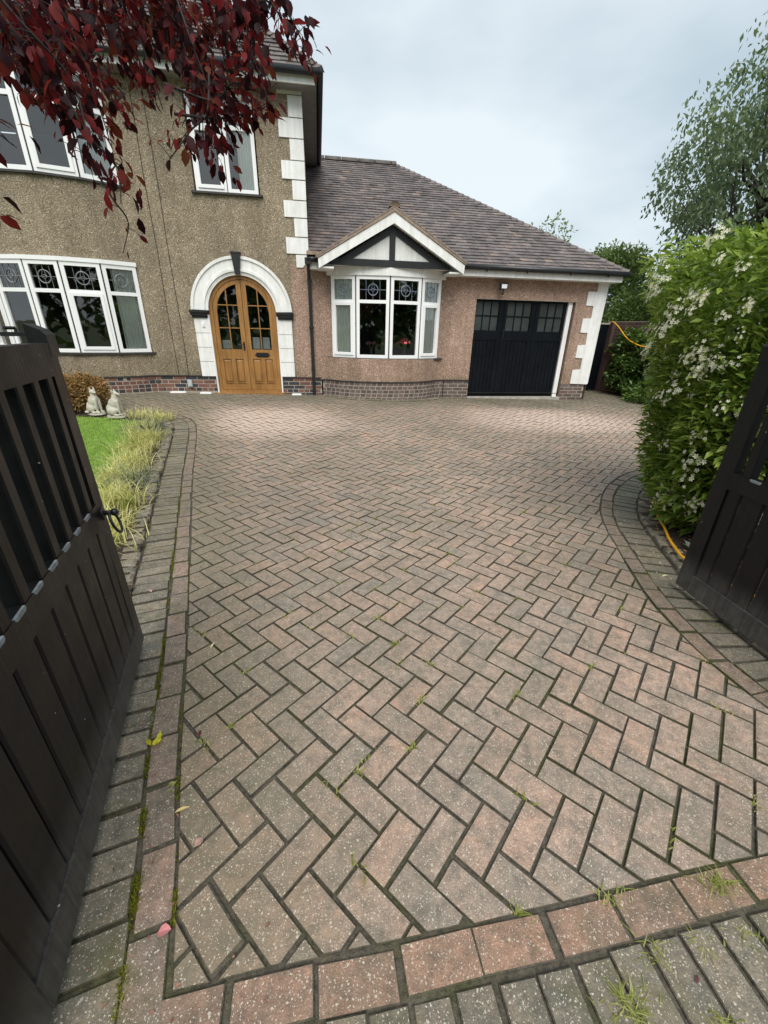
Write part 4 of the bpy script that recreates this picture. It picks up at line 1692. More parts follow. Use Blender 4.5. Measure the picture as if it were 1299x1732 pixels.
# gable front
yP = -.40
m_ = MB()
m_.poly([(GA - 1.12, yP, 2.50), (GA + 1.12, yP, 2.50), (GA, yP, 3.17)])
m_.build('gable_panel', M['white_paint'], house)
TB = MB()
TB.box(GA - 1.14, GA + 1.14, yP - .022, yP, 2.495, 2.61)
TB.build('tie_beam', M['black_trim'], house)
TB = MB()
TB.box(GA - .055, GA + .055, yP - .025, yP - .001, 2.613, 3.10)
TB.build('king_post', M['black_trim'], house)
for sx in (-1, 1):
    TB = MB()
    ring = [(GA + sx * 1.15, 2.500), (GA + sx * .0, 3.165), (GA + sx * .0, 3.04), (GA + sx * .90, 2.52)]
    TB.prism(ring if sx > 0 else ring[::-1], lambda x, z: (x, yP, z), lambda x, z: (x, yP - .018, z))
    TB.build('rafter_timber', M['black_trim'], house)
    TB = MB()
    top = [(GA + sx * 1.385, 2.565), (GA, 3.335)]
    ring = [(GA + sx * 1.375, 2.415), (GA + sx * 1.385, 2.565), (GA, 3.335), (GA, 3.165)]
    TB.prism(ring if sx < 0 else ring[::-1], lambda x, z: (x, GYF + .05, z), lambda x, z: (x, GYF + .02, z))
    TB.build('bargeboard', M['white_paint'], house)
    TB = MB()
    ring = [(GA + sx * 1.40, 2.568), (GA + sx * 1.415, 2.625), (GA, 3.43), (GA, 3.338)]
    TB.prism(ring if sx < 0 else ring[::-1], lambda x, z: (x, GYF + .10, z), lambda x, z: (x, GYF + .004, z))
    TB.build('verge', M['verge'], house)
    TB = MB()
    TB.poly([(GA + sx * 1.37, GYF + .04, 2.44), (GA + sx * 1.37, yP + .3, 2.44), (GA, yP + .3, 3.18), (GA, GYF + .04, 3.18)])
    TB.build('gable_soffit', M['white_paint'], house)
    TB = MB()
    xx = sorted((GA + sx * 1.38, GA + sx * 1.10))
    TB.box(xx[0], xx[1], GYF + .06, -.02, 2.42, 2.45)
    TB.build('gable_soffit', M['white_paint'], house)
TB = MB()
for yy in np.arange(GYF + .0, 1.0, .30):
    pts = [(GA + math.cos(math.pi * q / 8) * .10, GZ_ + .005 + math.sin(math.pi * q / 8) * .085) for q in range(9)]
    r = MB()
    r.v = [(a, yy + .003, b) for a, b in pts] + [(a, yy + .297, b) for a, b in pts]
    r.f = [(q, q + 1, 9 + q + 1, 9 + q) for q in range(8)] + [tuple(range(9)), tuple(range(9, 18))[::-1]]
    r.build('ridge_tile', M['verge'], RO, True)
m_ = MB()
m_.poly([(-1.3, -.42, 2.505), (1.2, -.42, 2.505), (1.2, .02, 2.505), (-1.3, .02, 2.505)])
m_.build('bay_soffit', M['white_paint'], house)

# fascias, soffits, gutters
m_ = MB()
m_.box(1.34, 4.93, -.27, -.245, 2.43, 2.60)
m_.build('fascia', M['white_paint'], house)
m_ = MB()
m_.box(-1.585, -1.40, -.27, -.245, 2.43, 2.57)
m_.build('fascia', M['white_paint'], house)
m_ = MB()
m_.box(4.905, 4.93, -.244, 8.2, 2.43, 2.60)
m_.build('fascia', M['white_paint'], house)
m_ = MB()
m_.box(1.2, 4.90, -.244, .0, 2.432, 2.446)
m_.box(4.82, 4.90, .0, 8.2, 2.432, 2.446)
m_.box(-1.58, -1.2, -.244, .0, 2.432, 2.446)
m_.build('soffit', M['white_paint'], house)


def gutter(path, r=.052):
    m_ = MB()
    m_.tube(path, r, 8)
    return m_.build('gutter', M['black_trim'], house, True)


gutter([(1.40, -.325, 2.585), (5.03, -.325, 2.575)])
gutter([(-1.62, -.325, 2.585), (-1.42, -.325, 2.585)])
gutter([(4.985, -.36, 2.575), (4.985, 8.2, 2.575)])
for x in (1.9, 2.75, 3.7, 4.55):
    m_ = MB()
    m_.tube([(x, -.26, 2.56), (x, -.33, 2.51), (x, -.385, 2.56)], .011, 5)
    m_.build('gutter_bracket', M['black_trim'], house)
m_ = MB()
m_.box(-1.62, -1.40, -.39, -.26, 2.645, 2.70)
m_.build('verge', M['verge'], house)
# downpipe
m_ = MB()
m_.tube([(-1.60, -.30, 2.56), (-1.60, -.27, 2.46), (-1.597, -.06, 2.30), (-1.595, -.055, 2.20), (-1.595, -.055, .06)], .034, 8)
m_.tube([(-1.595, -.055, 2.28), (-1.595, -.055, 2.21)], .042, 8)
m_.tube([(-1.595, -.055, .66), (-1.595, -.055, .58)], .042, 8)
m_.box(-1.645, -1.545, -.10, .0, 1.40, 1.43)
m_.build('downpipe', M['black_trim'], house, False)
m_ = MB()
m_.box(-1.66, -1.54, -.36, -.28, 2.50, 2.60)
m_.build('hopper', M['black_trim'], house)

# main roof
MEZ, MEY = 5.19, -.34
mt = MB()
MP = R(41)
MS = 6.0


def main3(a, b, h):
    return (a, MEY + b * math.cos(MP) - h * math.sin(MP), MEZ + b * math.sin(MP) + h * math.cos(MP))


hn = np.array([-1.0, -math.cos(MP)])
hn = hn / np.hypot(*hn)
tile_field(mt, main3, -9.8, -1.2, MS, [((-1.24, 0), hn)], .150, .20)
m_ = MB()
m_.poly([main3(-9.8, 0, -.012), main3(-1.26, 0, -.012), main3(-1.26 - MS * math.cos(MP), MS, -.012), main3(-9.8, MS, -.012)])
zt = MEZ + MS * math.sin(MP)
m_.poly([(-1.26, MEY, MEZ - .01), (-1.26, 8.4, MEZ - .01), (-1.26 - MS * math.cos(MP), MEY + MS * math.cos(MP), zt - .02)])
m_.poly([(-1.26, 8.4, MEZ - .01), (-9.8, 8.4, MEZ - .01), (-9.8, 4.2, zt - .02), (-1.26 - MS * math.cos(MP), 4.2, zt - .02)])
MR = m_.build('main_roof', M['tile_old'], house)
tag(mt.build('roof_tiles', M['tile_old'], MR), kind='stuff')
m_ = MB()
h0, h1 = Vector((-1.24, MEY, MEZ + .03)), Vector(main3(-1.24 - MS * math.cos(MP), MS, .03))
for q in range(60):
    a, b = h0.lerp(h1, q / 60), h0.lerp(h1, (q + 1.15) / 60)
    a = a + Vector((0, 0, .02))
    d = (b - a).normalized()
    sdv = d.cross(Vector((0, 0, 1))).normalized()
    upv = sdv.cross(d)
    i = len(m_.v)
    for p, w in ((a, .09), (b, .07)):
        m_.v += [tuple(p - sdv * w - upv * .05), tuple(p + upv * .012), tuple(p + sdv * w - upv * .05)]
    m_.f += [(i, i + 1, i + 4, i + 3), (i + 1, i + 2, i + 5, i + 4), (i, i + 2, i + 1)]
tag(m_.build('hip_tiles', M['tile_old'], MR), kind='stuff')
m_ = MB()
m_.box(-9.7, -1.36, -.30, -.275, 5.02, 5.175)
m_.build('fascia', M['white_paint'], house)
m_ = MB()
m_.box(-1.36, -1.335, -.30, 8.3, 5.02, 5.175)
m_.build('fascia', M['soffit'], house)
m_ = MB()
m_.box(-9.7, -1.36, -.274, .0, 5.03, 5.045)
m_.box(-1.60, -1.361, .0, 8.3, 5.03, 5.045)
m_.build('soffit', M['soffit'], house)
gutter([(-9.7, -.36, 5.165), (-1.26, -.36, 5.155)], .056)
gutter([(-1.275, -.40, 5.155), (-1.275, 8.3, 5.155)], .056)

# small fittings on the walls
m_ = MB()
m_.box(-4.165, -4.075, -.045, -.012, .24, .385)
m_.box(-4.155, -4.085, -.058, -.045, .26, .365)
m_.build('outdoor_socket', M['grey_box'], house)
m_ = MB()
m_.box(-3.71, -3.665, -.052, -.03, 1.385, 1.475)
m_.tube([(-3.687, -.05, 1.43), (-3.687, -.06, 1.43)], .012, 8)
m_.build('doorbell', M['upvc'], house)
# two thin cables clipped to the render
for x0, x1, sw in ((-4.32, -4.20, .02), (-4.12, -4.00, -.02)):
    m_ = MB()
    zz = np.linspace(4.9, .46, 14)
    m_.tube([(x0 + (x1 - x0) * 0 + sw * math.sin(z * 3) * .3, -.008, z) for z in zz], .005, 4)
    m_.build('cable', M['dark_sill'], house)
FL = MB()
FL.box(2.30, 2.42, -.20, -.12, 2.235, 2.325)
FL.prism([(2.29, 2.225), (2.43, 2.225), (2.44, 2.335), (2.28, 2.335)], lambda x, z: (x, -.12, z), lambda x, z: (x, -.20, z))
FL.tube([(2.42, -.12, 2.29), (2.46, -.05, 2.31), (2.47, .0, 2.31)], .02, 6)
FL.box(2.42, 2.50, -.05, .0, 2.265, 2.355)
FO = FL.build('floodlight', M['black_trim'], house)
q = MB()
q.poly([(2.305, -.2035, 2.24), (2.415, -.2035, 2.24), (2.42, -.2035, 2.315), (2.30, -.2035, 2.315)])
q.build('lens', M['paper'], FO)
q = MB()
q.tube([(2.36, -.15, 2.23), (2.36, -.15, 2.19), (2.36, -.17, 2.17)], .012, 6)
q.ball((2.36, -.175, 2.155), .028, 8, 6)
q.build('sensor', M['black_trim'], FO)

# white plastic strips lying at the foot of the wall
for k, (x, y, l) in enumerate(((-4.31, 8.66, .30), (-3.76, 8.70, .22), (-1.94, 9.02, .20))):
    m_ = MB()
    m_.prism([(-l / 2, -.03), (l / 2, -.03), (l / 2 + .01, .02), (l / 2 - .05, .035), (-l / 2 + .03, .035)], lambda a, b: (a, b, 0), lambda a, b: (a * .92, b * .9, .03))
    o = m_.build('plastic_tray', M['upvc'])
    o.location = (x, y, gz(x, y) + .001)
    o.rotation_euler = (0, 0, PSI)
    tag(o, ('white plastic tray on the paving below the grey socket', 'small white plastic tray at the left foot of the front door', 'small white plastic tray between front door and downpipe')[k], 'tray', 'white plastic trays along the house')

# ------------------------------------------------------------------ gates
def gate(origin, dr, nrm, lean, su, leaf, label, recess):
    root = bpy.data.objects.new('gate', None)
    COL.objects.link(root)
    up = Vector((nrm[0] * lean, nrm[1] * lean, 1)).normalized()
    xa = Vector((dr[0] * su, dr[1] * su, 0))
    ya = Vector((nrm[0], nrm[1], 0))
    mtx = Matrix((xa, ya, up)).transposed().to_4x4()
    mtx.translation = Vector(origin)
    root.matrix_world = mtx
    tag(root, label, 'gate', 'pair of black entrance gates')
    bx = lambda u0, u1, w0, w1, v0, v1: (min(su * u0, su * u1), max(su * u0, su * u1), w0, w1, v0, v1)
    T = -.055
    m_ = MB()
    # latch stile with a sloping weathered top
    a, b = sorted((0.0, su * .09))
    m_.hexa([(a, T, 0), (b, T, 0), (b, 0, 0), (a, 0, 0), (a, T, 1.405), (b, T, 1.405), (b, -.012, 1.385), (a, -.012, 1.385)])
    m_.hexa([(a, -.0125, 1.3), (b, -.0125, 1.3), (b, 0, 1.3), (a, 0, 1.3), (a, -.0125, 1.384), (b, -.0125, 1.384), (b, 0, 1.370), (a, 0, 1.370)])
    m_.build('stile', M['black_gate'], root)
    m_ = MB()
    m_.box(*bx(leaf - .09, leaf, T, 0, 0, 1.41))
    m_.build('stile', M['black_gate'], root)
    m_ = MB()
    m_.box(*bx(.091, leaf - .091, T, -.001, 1.24, 1.345))
    m_.build('top_rail', M['black_gate'], root)
    m_ = MB()
    m_.box(*bx(.091, leaf - .091, T, -.001, .662, .752))
    m_.build('middle_rail', M['black_gate'], root)
    m_ = MB()
    m_.box(*bx(.0905, leaf - .0905, T, .004, .0, .112))
    m_.build('bottom_rail', M['black_gate'], root)
    u = .091
    k = 0
    while u < leaf - .12:
        u1 = min((.1725 if k == 0 else u + .1245), leaf - .092)
        m_ = MB()
        g = .0045
        a, b = sorted((su * (u + (g if k else 0)), su * (u1 - g)))
        m_.prism([(a, -.030), (b, -.030), (b, -recess - .006), (b - .006, -recess), (a + .006, -recess), (a, -recess - .006)],
                 lambda x, y: (x, y, .1125), lambda x, y: (x, y, .6615))
        m_.build('board', M['black_gate'], root)
        u = u1
        k += 1
    u = .138
    while u < leaf - .13:
        m_ = MB()
        a, b = sorted((su * u, su * (u + .049)))
        m_.prism([(a, T + .004), (b, T + .004), (b, -.008), (b - .005, -.003), (a + .005, -.003), (a, -.008)], lambda x, y: (x, y, .7525), lambda x, y: (x, y, 1.2395))
        m_.build('slat', M['black_gate'], root)
        # arris worn to bare grey on the rail between the slats
        m_ = MB()
        a, b = sorted((su * (u + .052 + random.uniform(0, .006)), su * (u + .052 + .062)))
        m_.prism([(a, .746), (a + .006, .7405), (b - .008, .741), (b, .747), (b, .7526), (a, .7526)], lambda x, z: (x, .0006, z), lambda x, z: (x, -.0062, z))
        m_.box(a, b, -.0062, .0006, .7526, .7534)
        m_.build('worn_edge', M['chip'], root)
        u += .1195
    return root


gl_o = (-1.166, 1.566, .015)
GL_ = gate(gl_o, (.355, -.935), (.935, .355), -.0255, 1, 1.37, 'open black timber gate with iron ring, on the left', .004)
m_ = MB()
uc, vc = .066, .70
m_.prism([(.022 * math.cos(q * math.pi / 5), .03 * math.sin(q * math.pi / 5)) for q in range(10)], lambda a, b: (uc + a, .0, vc + b), lambda a, b: (uc + a, .008, vc + b))
m_.tube([(uc, .0, vc), (uc, .045, vc)], .011, 8)
m_.ball((uc, .045, vc), .016, 8, 6)
m_.tube([(uc + .040 * math.sin(q * math.pi / 12), .040 - .012 * math.cos(q * math.pi / 12), vc - .043 + .046 * math.cos(q * math.pi / 12)) for q in range(24)], .0058, 6, closed=True)
m_.build('ring_handle', M['iron'], GL_, True)
m_ = MB()
m_.box(.015, .075, -.13, -.056, 1.365, 1.378)
m_.tube([(.03, -.10, 1.372), (.03, -.10, 1.39), (.06, -.12, 1.39)], .006, 5)
m_.build('latch', M['iron'], GL_)
GR_ = gate((1.829, 2.160, .022), (.118, -.993), (-.993, -.118), .006, -1, 1.37, 'open black timber gate in front of the white flowering shrub, on the right', .014)

# ------------------------------------------------------------------ foliage tools
def unit(v):
    return v / np.maximum(np.linalg.norm(v, axis=1, keepdims=True), 1e-9)


def leaf_cloud(name, P, Dr, Ln, Wd, mat, parent=None, fold=.25, up=None, curl=.15, six=False):
    """many small folded leaves: P base points, Dr directions, Ln lengths, Wd widths"""
    n = len(P)
    Dr = unit(Dr)
    ref = rng.normal(0, 1, (n, 3)) if up is None else up + rng.normal(0, .45, (n, 3))
    side = unit(np.cross(Dr, ref))
    nor = np.cross(side, Dr)
    Ln = np.broadcast_to(Ln, (n,))[:, None]
    Wd = np.broadcast_to(Wd, (n,))[:, None]
    tip = P + Dr * Ln - nor * Ln * curl
    if not six:
        md = P + Dr * Ln * .48
        l = md + side * Wd * .5 + nor * Wd * fold
        r = md - side * Wd * .5 + nor * Wd * fold
        V = np.stack([P, l, tip, r], 1).reshape(-1, 3)
        b = np.arange(n)[:, None] * 4
        F = np.concatenate([b + np.array([[0, 2, 1]]), b + np.array([[0, 3, 2]])])
    else:
        m1, m2 = P + Dr * Ln * .30, P + Dr * Ln * .66 - nor * Ln * curl * .35
        l1, r1 = m1 + side * Wd * .42 + nor * Wd * fold, m1 - side * Wd * .42 + nor * Wd * fold
        l2, r2 = m2 + side * Wd * .46 + nor * Wd * fold * .8, m2 - side * Wd * .46 + nor * Wd * fold * .8
        V = np.stack([P, m1, m2, tip, l1, l2, r1, r2], 1).reshape(-1, 3)
        b = np.arange(n)[:, None] * 8
        F = np.concatenate([b + np.array([t]) for t in ((0, 1, 4), (0, 6, 1), (1, 5, 4), (1, 2, 5), (1, 6, 7), (1, 7, 2), (2, 3, 5), (2, 7, 3))])
    return np_mesh(name, V, F, mat, parent)


def branch_tree(root, base, top, rad, limbs, seed=0, mat=None):
    """tapered trunk and limbs, returned as two parts; limbs: list of end points"""
    rd = random.Random(seed)
    base, top = Vector(base), Vector(top)
    t = MB()
    path = [base.lerp(top, k / 6) + Vector((rd.gauss(0, .04), rd.gauss(0, .04), 0)) * (k > 0) for k in range(7)]
    t.tube(path, [rad * (1 - .7 * k / 6) for k in range(7)], 8)
    t.build('trunk', mat or M['bark'], root, True)
    l = MB()
    for e in limbs:
        e = Vector(e)
        s = path[rd.randint(2, 6)]
        mid = s.lerp(e, .5) + Vector((rd.gauss(0, .12), rd.gauss(0, .12), .15))
        l.tube([s, s.lerp(mid, .5) + Vector((0, 0, .05)), mid, mid.lerp(e, .5), e], [rad * .35, rad * .28, rad * .2, rad * .12, rad * .04], 5)
    l.build('limb', mat or M['bark'], root, True)


def crown_points(n, centre, radii, clumps, clump_r, seed=1, shell=.45):
    """points gathered in clumps spread through an ellipsoid, so gaps stay between them"""
    g = np.random.default_rng(seed)
    d = unit(g.normal(0, 1, (clumps, 3)))
    r = g.uniform(shell, 1.0, clumps) ** .6
    C_ = np.array(centre) + d * r[:, None] * np.array(radii)
    k = g.integers(0, clumps, n)
    q = unit(g.normal(0, 1, (n, 3))) * (g.uniform(0, 1, n) ** .45)[:, None] * clump_r * g.uniform(.7, 1.3, clumps)[k][:, None]
    return C_, C_[k] + q, unit(q + 1e-6)


# ------------------------------------------------------------------ white flowering shrub by the right gate
sh = empty('flowering_shrub', (2.98, 2.95, gz(2.98, 2.95)))
tag(sh, 'tall clipped glossy green shrub with white blossom beside the right gate', 'shrub')
SC = np.array((3.45, 3.95))


def shrub_r(az, z):
    """outline radius of the clipped shrub"""
    k = float(np.interp(z, [.05, .3, .7, 1.3, 1.75, 1.95, 2.04], [.58, .74, .87, .99, 1.10, 1.12, .98]))
    return k * (1.0 + .05 * math.cos(2 * az + .6) + .045 * math.sin(5 * az + z * 3) + .05 * math.sin(9 * az - z * 5))


P_, D_ = [], []
for _ in range(44000):
    az = random.uniform(0, 2 * math.pi)
    z = random.uniform(.08, 2.04)
    f = 1 - abs(random.gauss(0, .13))
    if random.random() < .33:
        f = random.uniform(.35, .92)
    if z > 1.93:
        f = math.sqrt(random.random())
    rr = shrub_r(az, z) * f
    bump_ = .05 * math.sin(az * 13 + z * 9) * math.sin(z * 11)
    P_.append((rr * math.cos(az), rr * math.sin(az), z + bump_))
    d = Vector((math.cos(az), math.sin(az), random.gauss(.25, .55))) + Vector((random.gauss(0, .6), random.gauss(0, .6), 0))
    D_.append(d)
P_, D_ = np.array(P_), np.array(D_)
Ls = rng.uniform(.045, .095, len(P_)) * np.where(np.hypot(P_[:, 0], P_[:, 1]) < .8, 1.4, 1.0)
leaf_cloud('leaf', P_, D_, Ls, Ls * .36, M['orange_leaf'], sh, .12, np.array([0, 0, 1.0]), .12)
sh.children[-1]['kind'] = 'stuff'
core = MB()
for k in range(18):
    az0 = 2 * math.pi * k / 18
for (x, y, h, r_) in ((-.35, -.45, 1.4, .035), (-.55, -.15, 1.6, .03), (-.1, -.55, 1.5, .03), (.2, .1, 1.9, .05), (-.3, .3, 1.6, .03), (.5, -.3, 1.5, .03)):
    core.tube([(x, y, -.02), (x * 1.02 + .02, y * 1.05, .4), (x * 1.2, y * 1.2 + .03, h * .6), (x * 1.35, y * 1.3, h)], [r_, r_ * .85, r_ * .6, r_ * .2], 6)
core.build('stem', M['bark'], sh, True)
# blossom: flat heads of many five petalled flowers
fl_meshes = []
for k in range(6):
    f = MB()
    for q in range(random.randint(9, 22)):
        c = Vector((random.gauss(0, .028), random.gauss(0, .028), abs(random.gauss(0, .014))))
        nrm = Vector((c.x * 8, c.y * 8, 1)).normalized()
        e = nrm.orthogonal().normalized()
        g = nrm.cross(e)
        rr = random.uniform(.009, .014)
        ph = random.uniform(0, 6)
        for p in range(5):
            a = ph + p * 2 * math.pi / 5
            t0 = e * math.cos(a - .45) + g * math.sin(a - .45)
            t1 = e * math.cos(a + .45) + g * math.sin(a + .45)
            tm_ = e * math.cos(a) + g * math.sin(a)
            f.poly([c, c + t0 * rr * .75 + nrm * .003, c + tm_ * rr * 1.1 + nrm * .004, c + t1 * rr * .75 + nrm * .003])
    fl_meshes.append(f.mesh('flower_head', M['petal']))
cnt = 0
while cnt < 300:
    az = random.uniform(math.pi * .70, math.pi * 1.80)
    z = random.uniform(.22, 2.06)
    if random.random() > (.6 + .4 * (az > 3.9)) * (.55 + .45 * (z > 1.0)):
        continue
    rr = shrub_r(az, z) * random.uniform(.96, 1.05)
    nrm = Vector((math.cos(az), math.sin(az), random.uniform(.1, .7))).normalized()
    o = bpy.data.objects.new('flower_head', random.choice(fl_meshes))
    COL.objects.link(o)
    o.parent = sh
    o.location = (rr * math.cos(az), rr * math.sin(az), z)
    o.rotation_euler = nrm.to_track_quat('Z', 'Y').to_euler()
    s_ = random.choice((.6, .75, .9, 1.1, 1.35))
    o.scale = (s_, s_, s_)
    o['kind'] = 'stuff'
    cnt += 1

# bark chips and small plants in the right bed
gpz = []
while len(gpz) < 900:
    x, y = random.uniform(1.9, 3.3), random.uniform(1.9, 3.9)
    if bed_right(x, y):
        gpz.append((x, y, gz(x, y) + .034))
gpz = np.array(gpz)
tag(leaf_cloud('bark_chips', gpz, np.stack([rng.normal(0, 1, 900), rng.normal(0, 1, 900), rng.normal(0, .15, 900)], 1), rng.uniform(.015, .05, 900), rng.uniform(.008, .02, 900), M['dead_leaf'], None, .1),
    'brown bark chips scattered on the bed under the shrub', 'bark chips', kind='stuff')


def rosette(name, loc, n, L_, w, mat, label, cat, tilt=.7, group=None):
    o = empty(name, loc)
    tag(o, label, cat, group)
    az = rng.uniform(0, 2 * math.pi, n)
    dr = np.stack([np.cos(az), np.sin(az), np.abs(rng.normal(tilt, .3, n))], 1)
    leaf_cloud('leaf', np.zeros((n, 3)) + rng.normal(0, .01, (n, 3)) * [1, 1, 0] + [0, 0, .004], dr, rng.uniform(.6, 1.1, n) * L_, w, mat, o, .1, np.array([0, 0, 1.0]), .3, True)
    return o


rosette('seedling', (2.26, 2.62, gz(2.26, 2.62) + .03), 9, .10, .035, M['lavender'], 'pale grey green seedling at the foot of the flowering shrub', 'plant', .8)

# hoses
m_ = MB()
hp = [(2.62, 3.70, .10), (2.46, 3.42, .03), (2.36, 3.22, .016), (2.27, 2.98, .012), (2.18, 2.78, .012), (2.12, 2.60, .012), (2.08, 2.45, .02), (2.12, 2.2, .02), (2.25, 1.9, .02)]
hq = catmull([(x, y, gz(x, y) + .042 + z) for x, y, z in hp], 6)
m_.tube([tuple(p) for p in hq], .0095, 8)
tag(m_.build('garden_hose', M['hose'], None, True), 'orange yellow hose lying along the kerb under the shrub', 'hose')
m_ = MB()
hq = catmull([(5.93, 12.2, 1.50), (5.93, 12.05, 1.70), (5.92, 11.9, 1.72), (5.93, 11.6, 1.60), (5.98, 11.15, 1.34), (6.08, 10.75, 1.20), (6.3, 10.45, 1.15), (6.6, 10.3, 1.12)], 6)
m_.tube([tuple(p) for p in hq], .013, 8)
tag(m_.build('garden_hose', M['hose'], None, True), 'yellow hose draped from the side gate top into the bushes', 'hose')

# ------------------------------------------------------------------ side gate, boundary wall, bushes right of the garage
sg = empty('side_gate')
sg.matrix_world = HM @ Matrix.Translation((4.86, 1.75, -.06))
tag(sg, 'black boarded side gate beyond the garage corner', 'gate')
for k in range(11):
    m_ = MB()
    m_.box(k * .127 + .004, k * .127 + .123, -.03, .0, .05, 1.72)
    m_.build('board', M['garage_black'], sg)
m_ = MB()
m_.box(0, 1.40, .001, .05, .30, .40)
m_.box(0, 1.40, .001, .05, 1.40, 1.50)
m_.build('ledge', M['garage_black'], sg)
m_ = MB()
m_.box(-.01, 1.41, -.045, .06, 1.722, 1.76)
m_.build('capping', M['concrete'], sg)

bw_ = empty('boundary_wall')
bw_.matrix_world = HM
tag(bw_, 'dark brick garden wall under the ivy right of the side gate', 'wall')
wl0, wl1 = np.array((6.30, 1.85)), np.array((7.9, -3.6))
wd = (wl1 - wl0) / np.hypot(*(wl1 - wl0))
m_ = MB()
wn = np.array([-wd[1], wd[0]])
pp = [wl0, wl1, wl1 + wn * .2, wl0 + wn * .2]
m_.hexa([(*p, -.2) for p in pp] + [(*p, 1.74) for p in pp])
m_.build('core', M['mortar'], bw_)
BRW = brick_mesh(.215, M['brick_wall'])
bang = math.atan2(wd[1], wd[0])
nb_ = 0
for c in range(24):
    for k in range(12):
        s = k * .2255 + (.112 if c % 2 else 0)
        p = wl0 + wd * (s + .108) - np.array([-math.sin(bang), math.cos(bang)]) * .01
        if nb_ < 290:
            link_copy(BRW, 'brick', bw_, (p[0], p[1], -.06 + c * .075), bang)
            nb_ += 1
# bricks on the end facing the camera's side too
m_ = MB()
m_.box(6.27, 6.62, 1.60, 1.90, -.2, 1.70)
m_.build('end_pier', M['brick_wall'], bw_)


def bush(name, loc, radii, n, mat, label, cat, ll=(.05, .10), wr=.6, clumps=60, cr=.28, seed=3, stems=5, group=None, hang=-.1, shell=.45):
    o = empty(name, loc)
    tag(o, label, cat, group)
    C_, P, Dq = crown_points(n, (0, 0, radii[2] * .98), radii, clumps, cr, seed, shell)
    keep = P[:, 2] > .02
    P, Dq = P[keep], Dq[keep]
    out_ = unit(P - np.array((0, 0, radii[2] * .8)))
    dr = out_ + .8 * rng.normal(0, 1, (len(P), 3)) * [1, 1, .7] + [0, 0, hang]
    L_ = rng.uniform(ll[0], ll[1], len(P))
    leaf_cloud('foliage', P, dr, L_, L_ * wr, mat, o, .15, np.array([0, 0, 1.0]), .12)
    s_ = MB()
    g = random.Random(seed)
    for k in range(stems):
        e = C_[g.randrange(len(C_))]
        s_.tube([(g.gauss(0, .06), g.gauss(0, .06), -.05), (e[0] * .4, e[1] * .4, e[2] * .5), tuple(e)], [.03, .02, .006], 5)
    s_.build('stem', M['bark'], o, True)
    return o


def hl(X, Y, z=0.0):
    v = HM @ Vector((X, Y, z))
    return (v.x, v.y, v.z)


bush('ivy_bush', hl(6.47, .95, -.05), (.26, .55, .84), 3600, M['ivy_leaf'], 'dark ivy bush climbing the brick wall right beside the side gate', 'shrub', (.06, .12), .8, 80, .18, 5)
bush('ivy_bush', hl(6.72, -.05, -.05), (.36, .70, .88), 4200, M['ivy_leaf'], 'ivy bush under the draped hose, covering the middle of the brick wall', 'shrub', (.06, .12), .8, 80, .22, 15)
bush('ivy_bush', hl(6.95, -1.05, -.05), (.45, .75, .80), 3400, M['ivy_leaf'], 'leafy bush at the wall foot behind the flowering shrub', 'shrub', (.06, .12), .7, 70, .24, 6)
bush('yellow_shrub', hl(6.75, -.95, .78), (.22, .25, .26), 420, M['yellow_leaf'], 'bright yellow leaved sprig beside the hose', 'shrub', (.05, .10), .6, 14, .13, 7, 3)
bush('evergreen_tree', hl(7.55, 3.9, -.1), (1.35, 1.3, 1.95), 20000, M['conifer'], 'dense evergreen tree rising behind the side gate', 'tree', (.08, .17), .48, 230, .40, 8, 8)
bush('evergreen_tree', hl(7.35, 2.2, -.1), (.90, .95, 1.34), 12000, M['conifer'], 'rounded evergreen bush immediately behind the brick wall', 'tree', (.06, .13), .45, 90, .30, 9, 6)
bush('ground_fern', hl(6.25, -.15, -.05), (.45, .70, .17), 1100, M['ivy_leaf'], 'low green leafy ground cover at the corner of the drive by the side gate', 'plant', (.07, .16), .4, 40, .14, 10, 3)
bush('evergreen_tree', hl(9.6, 2.6, -.1), (1.7, 1.7, 1.80), 12000, M['conifer'], 'broad evergreen bush mostly hidden behind the flowering shrub', 'tree', (.07, .15), .45, 110, .42, 12, 6)


# tall loose tree at the right
tr = empty('tall_tree', (8.6, 11.2, -.1))
tag(tr, 'tall airy tree with drooping grey green leaves above the flowering shrub', 'tree')
C_, P, Dq = crown_points(24000, (.2, 0, 4.7), (2.75, 2.4, 2.75), 260, .46, 21, .25)
dr = unit(rng.normal(0, .6, (len(P), 3)) + [0, 0, -1.0])
L_ = rng.uniform(.08, .16, len(P))
leaf_cloud('crown', P, dr, L_, L_ * .45, M['tree_leaf'], tr, .15, None, .1)
branch_tree(tr, (0, 0, 0), (.1, .1, 4.2), .19, [tuple(c) for c in C_[:70]], 4)
# outer sprays reaching out of the crown
tp = empty('distant_tree', (8.2, 25, -.2))
tag(tp, 'small distant treetop showing over the garage hip', 'tree')
C_, P, Dq = crown_points(1100, (0, 0, 5.2), (1.4, 1.5, 1.75), 34, .34, 23, .3)
L_ = rng.uniform(.12, .24, len(P))
leaf_cloud('crown', P, Dq + rng.normal(0, .5, (len(P), 3)), L_, L_ * .5, M['conifer'], tp, .15, None, .1)
branch_tree(tp, (0, 0, 0), (0, 0, 5.2), .15, [tuple(c) for c in C_[:30]], 5)

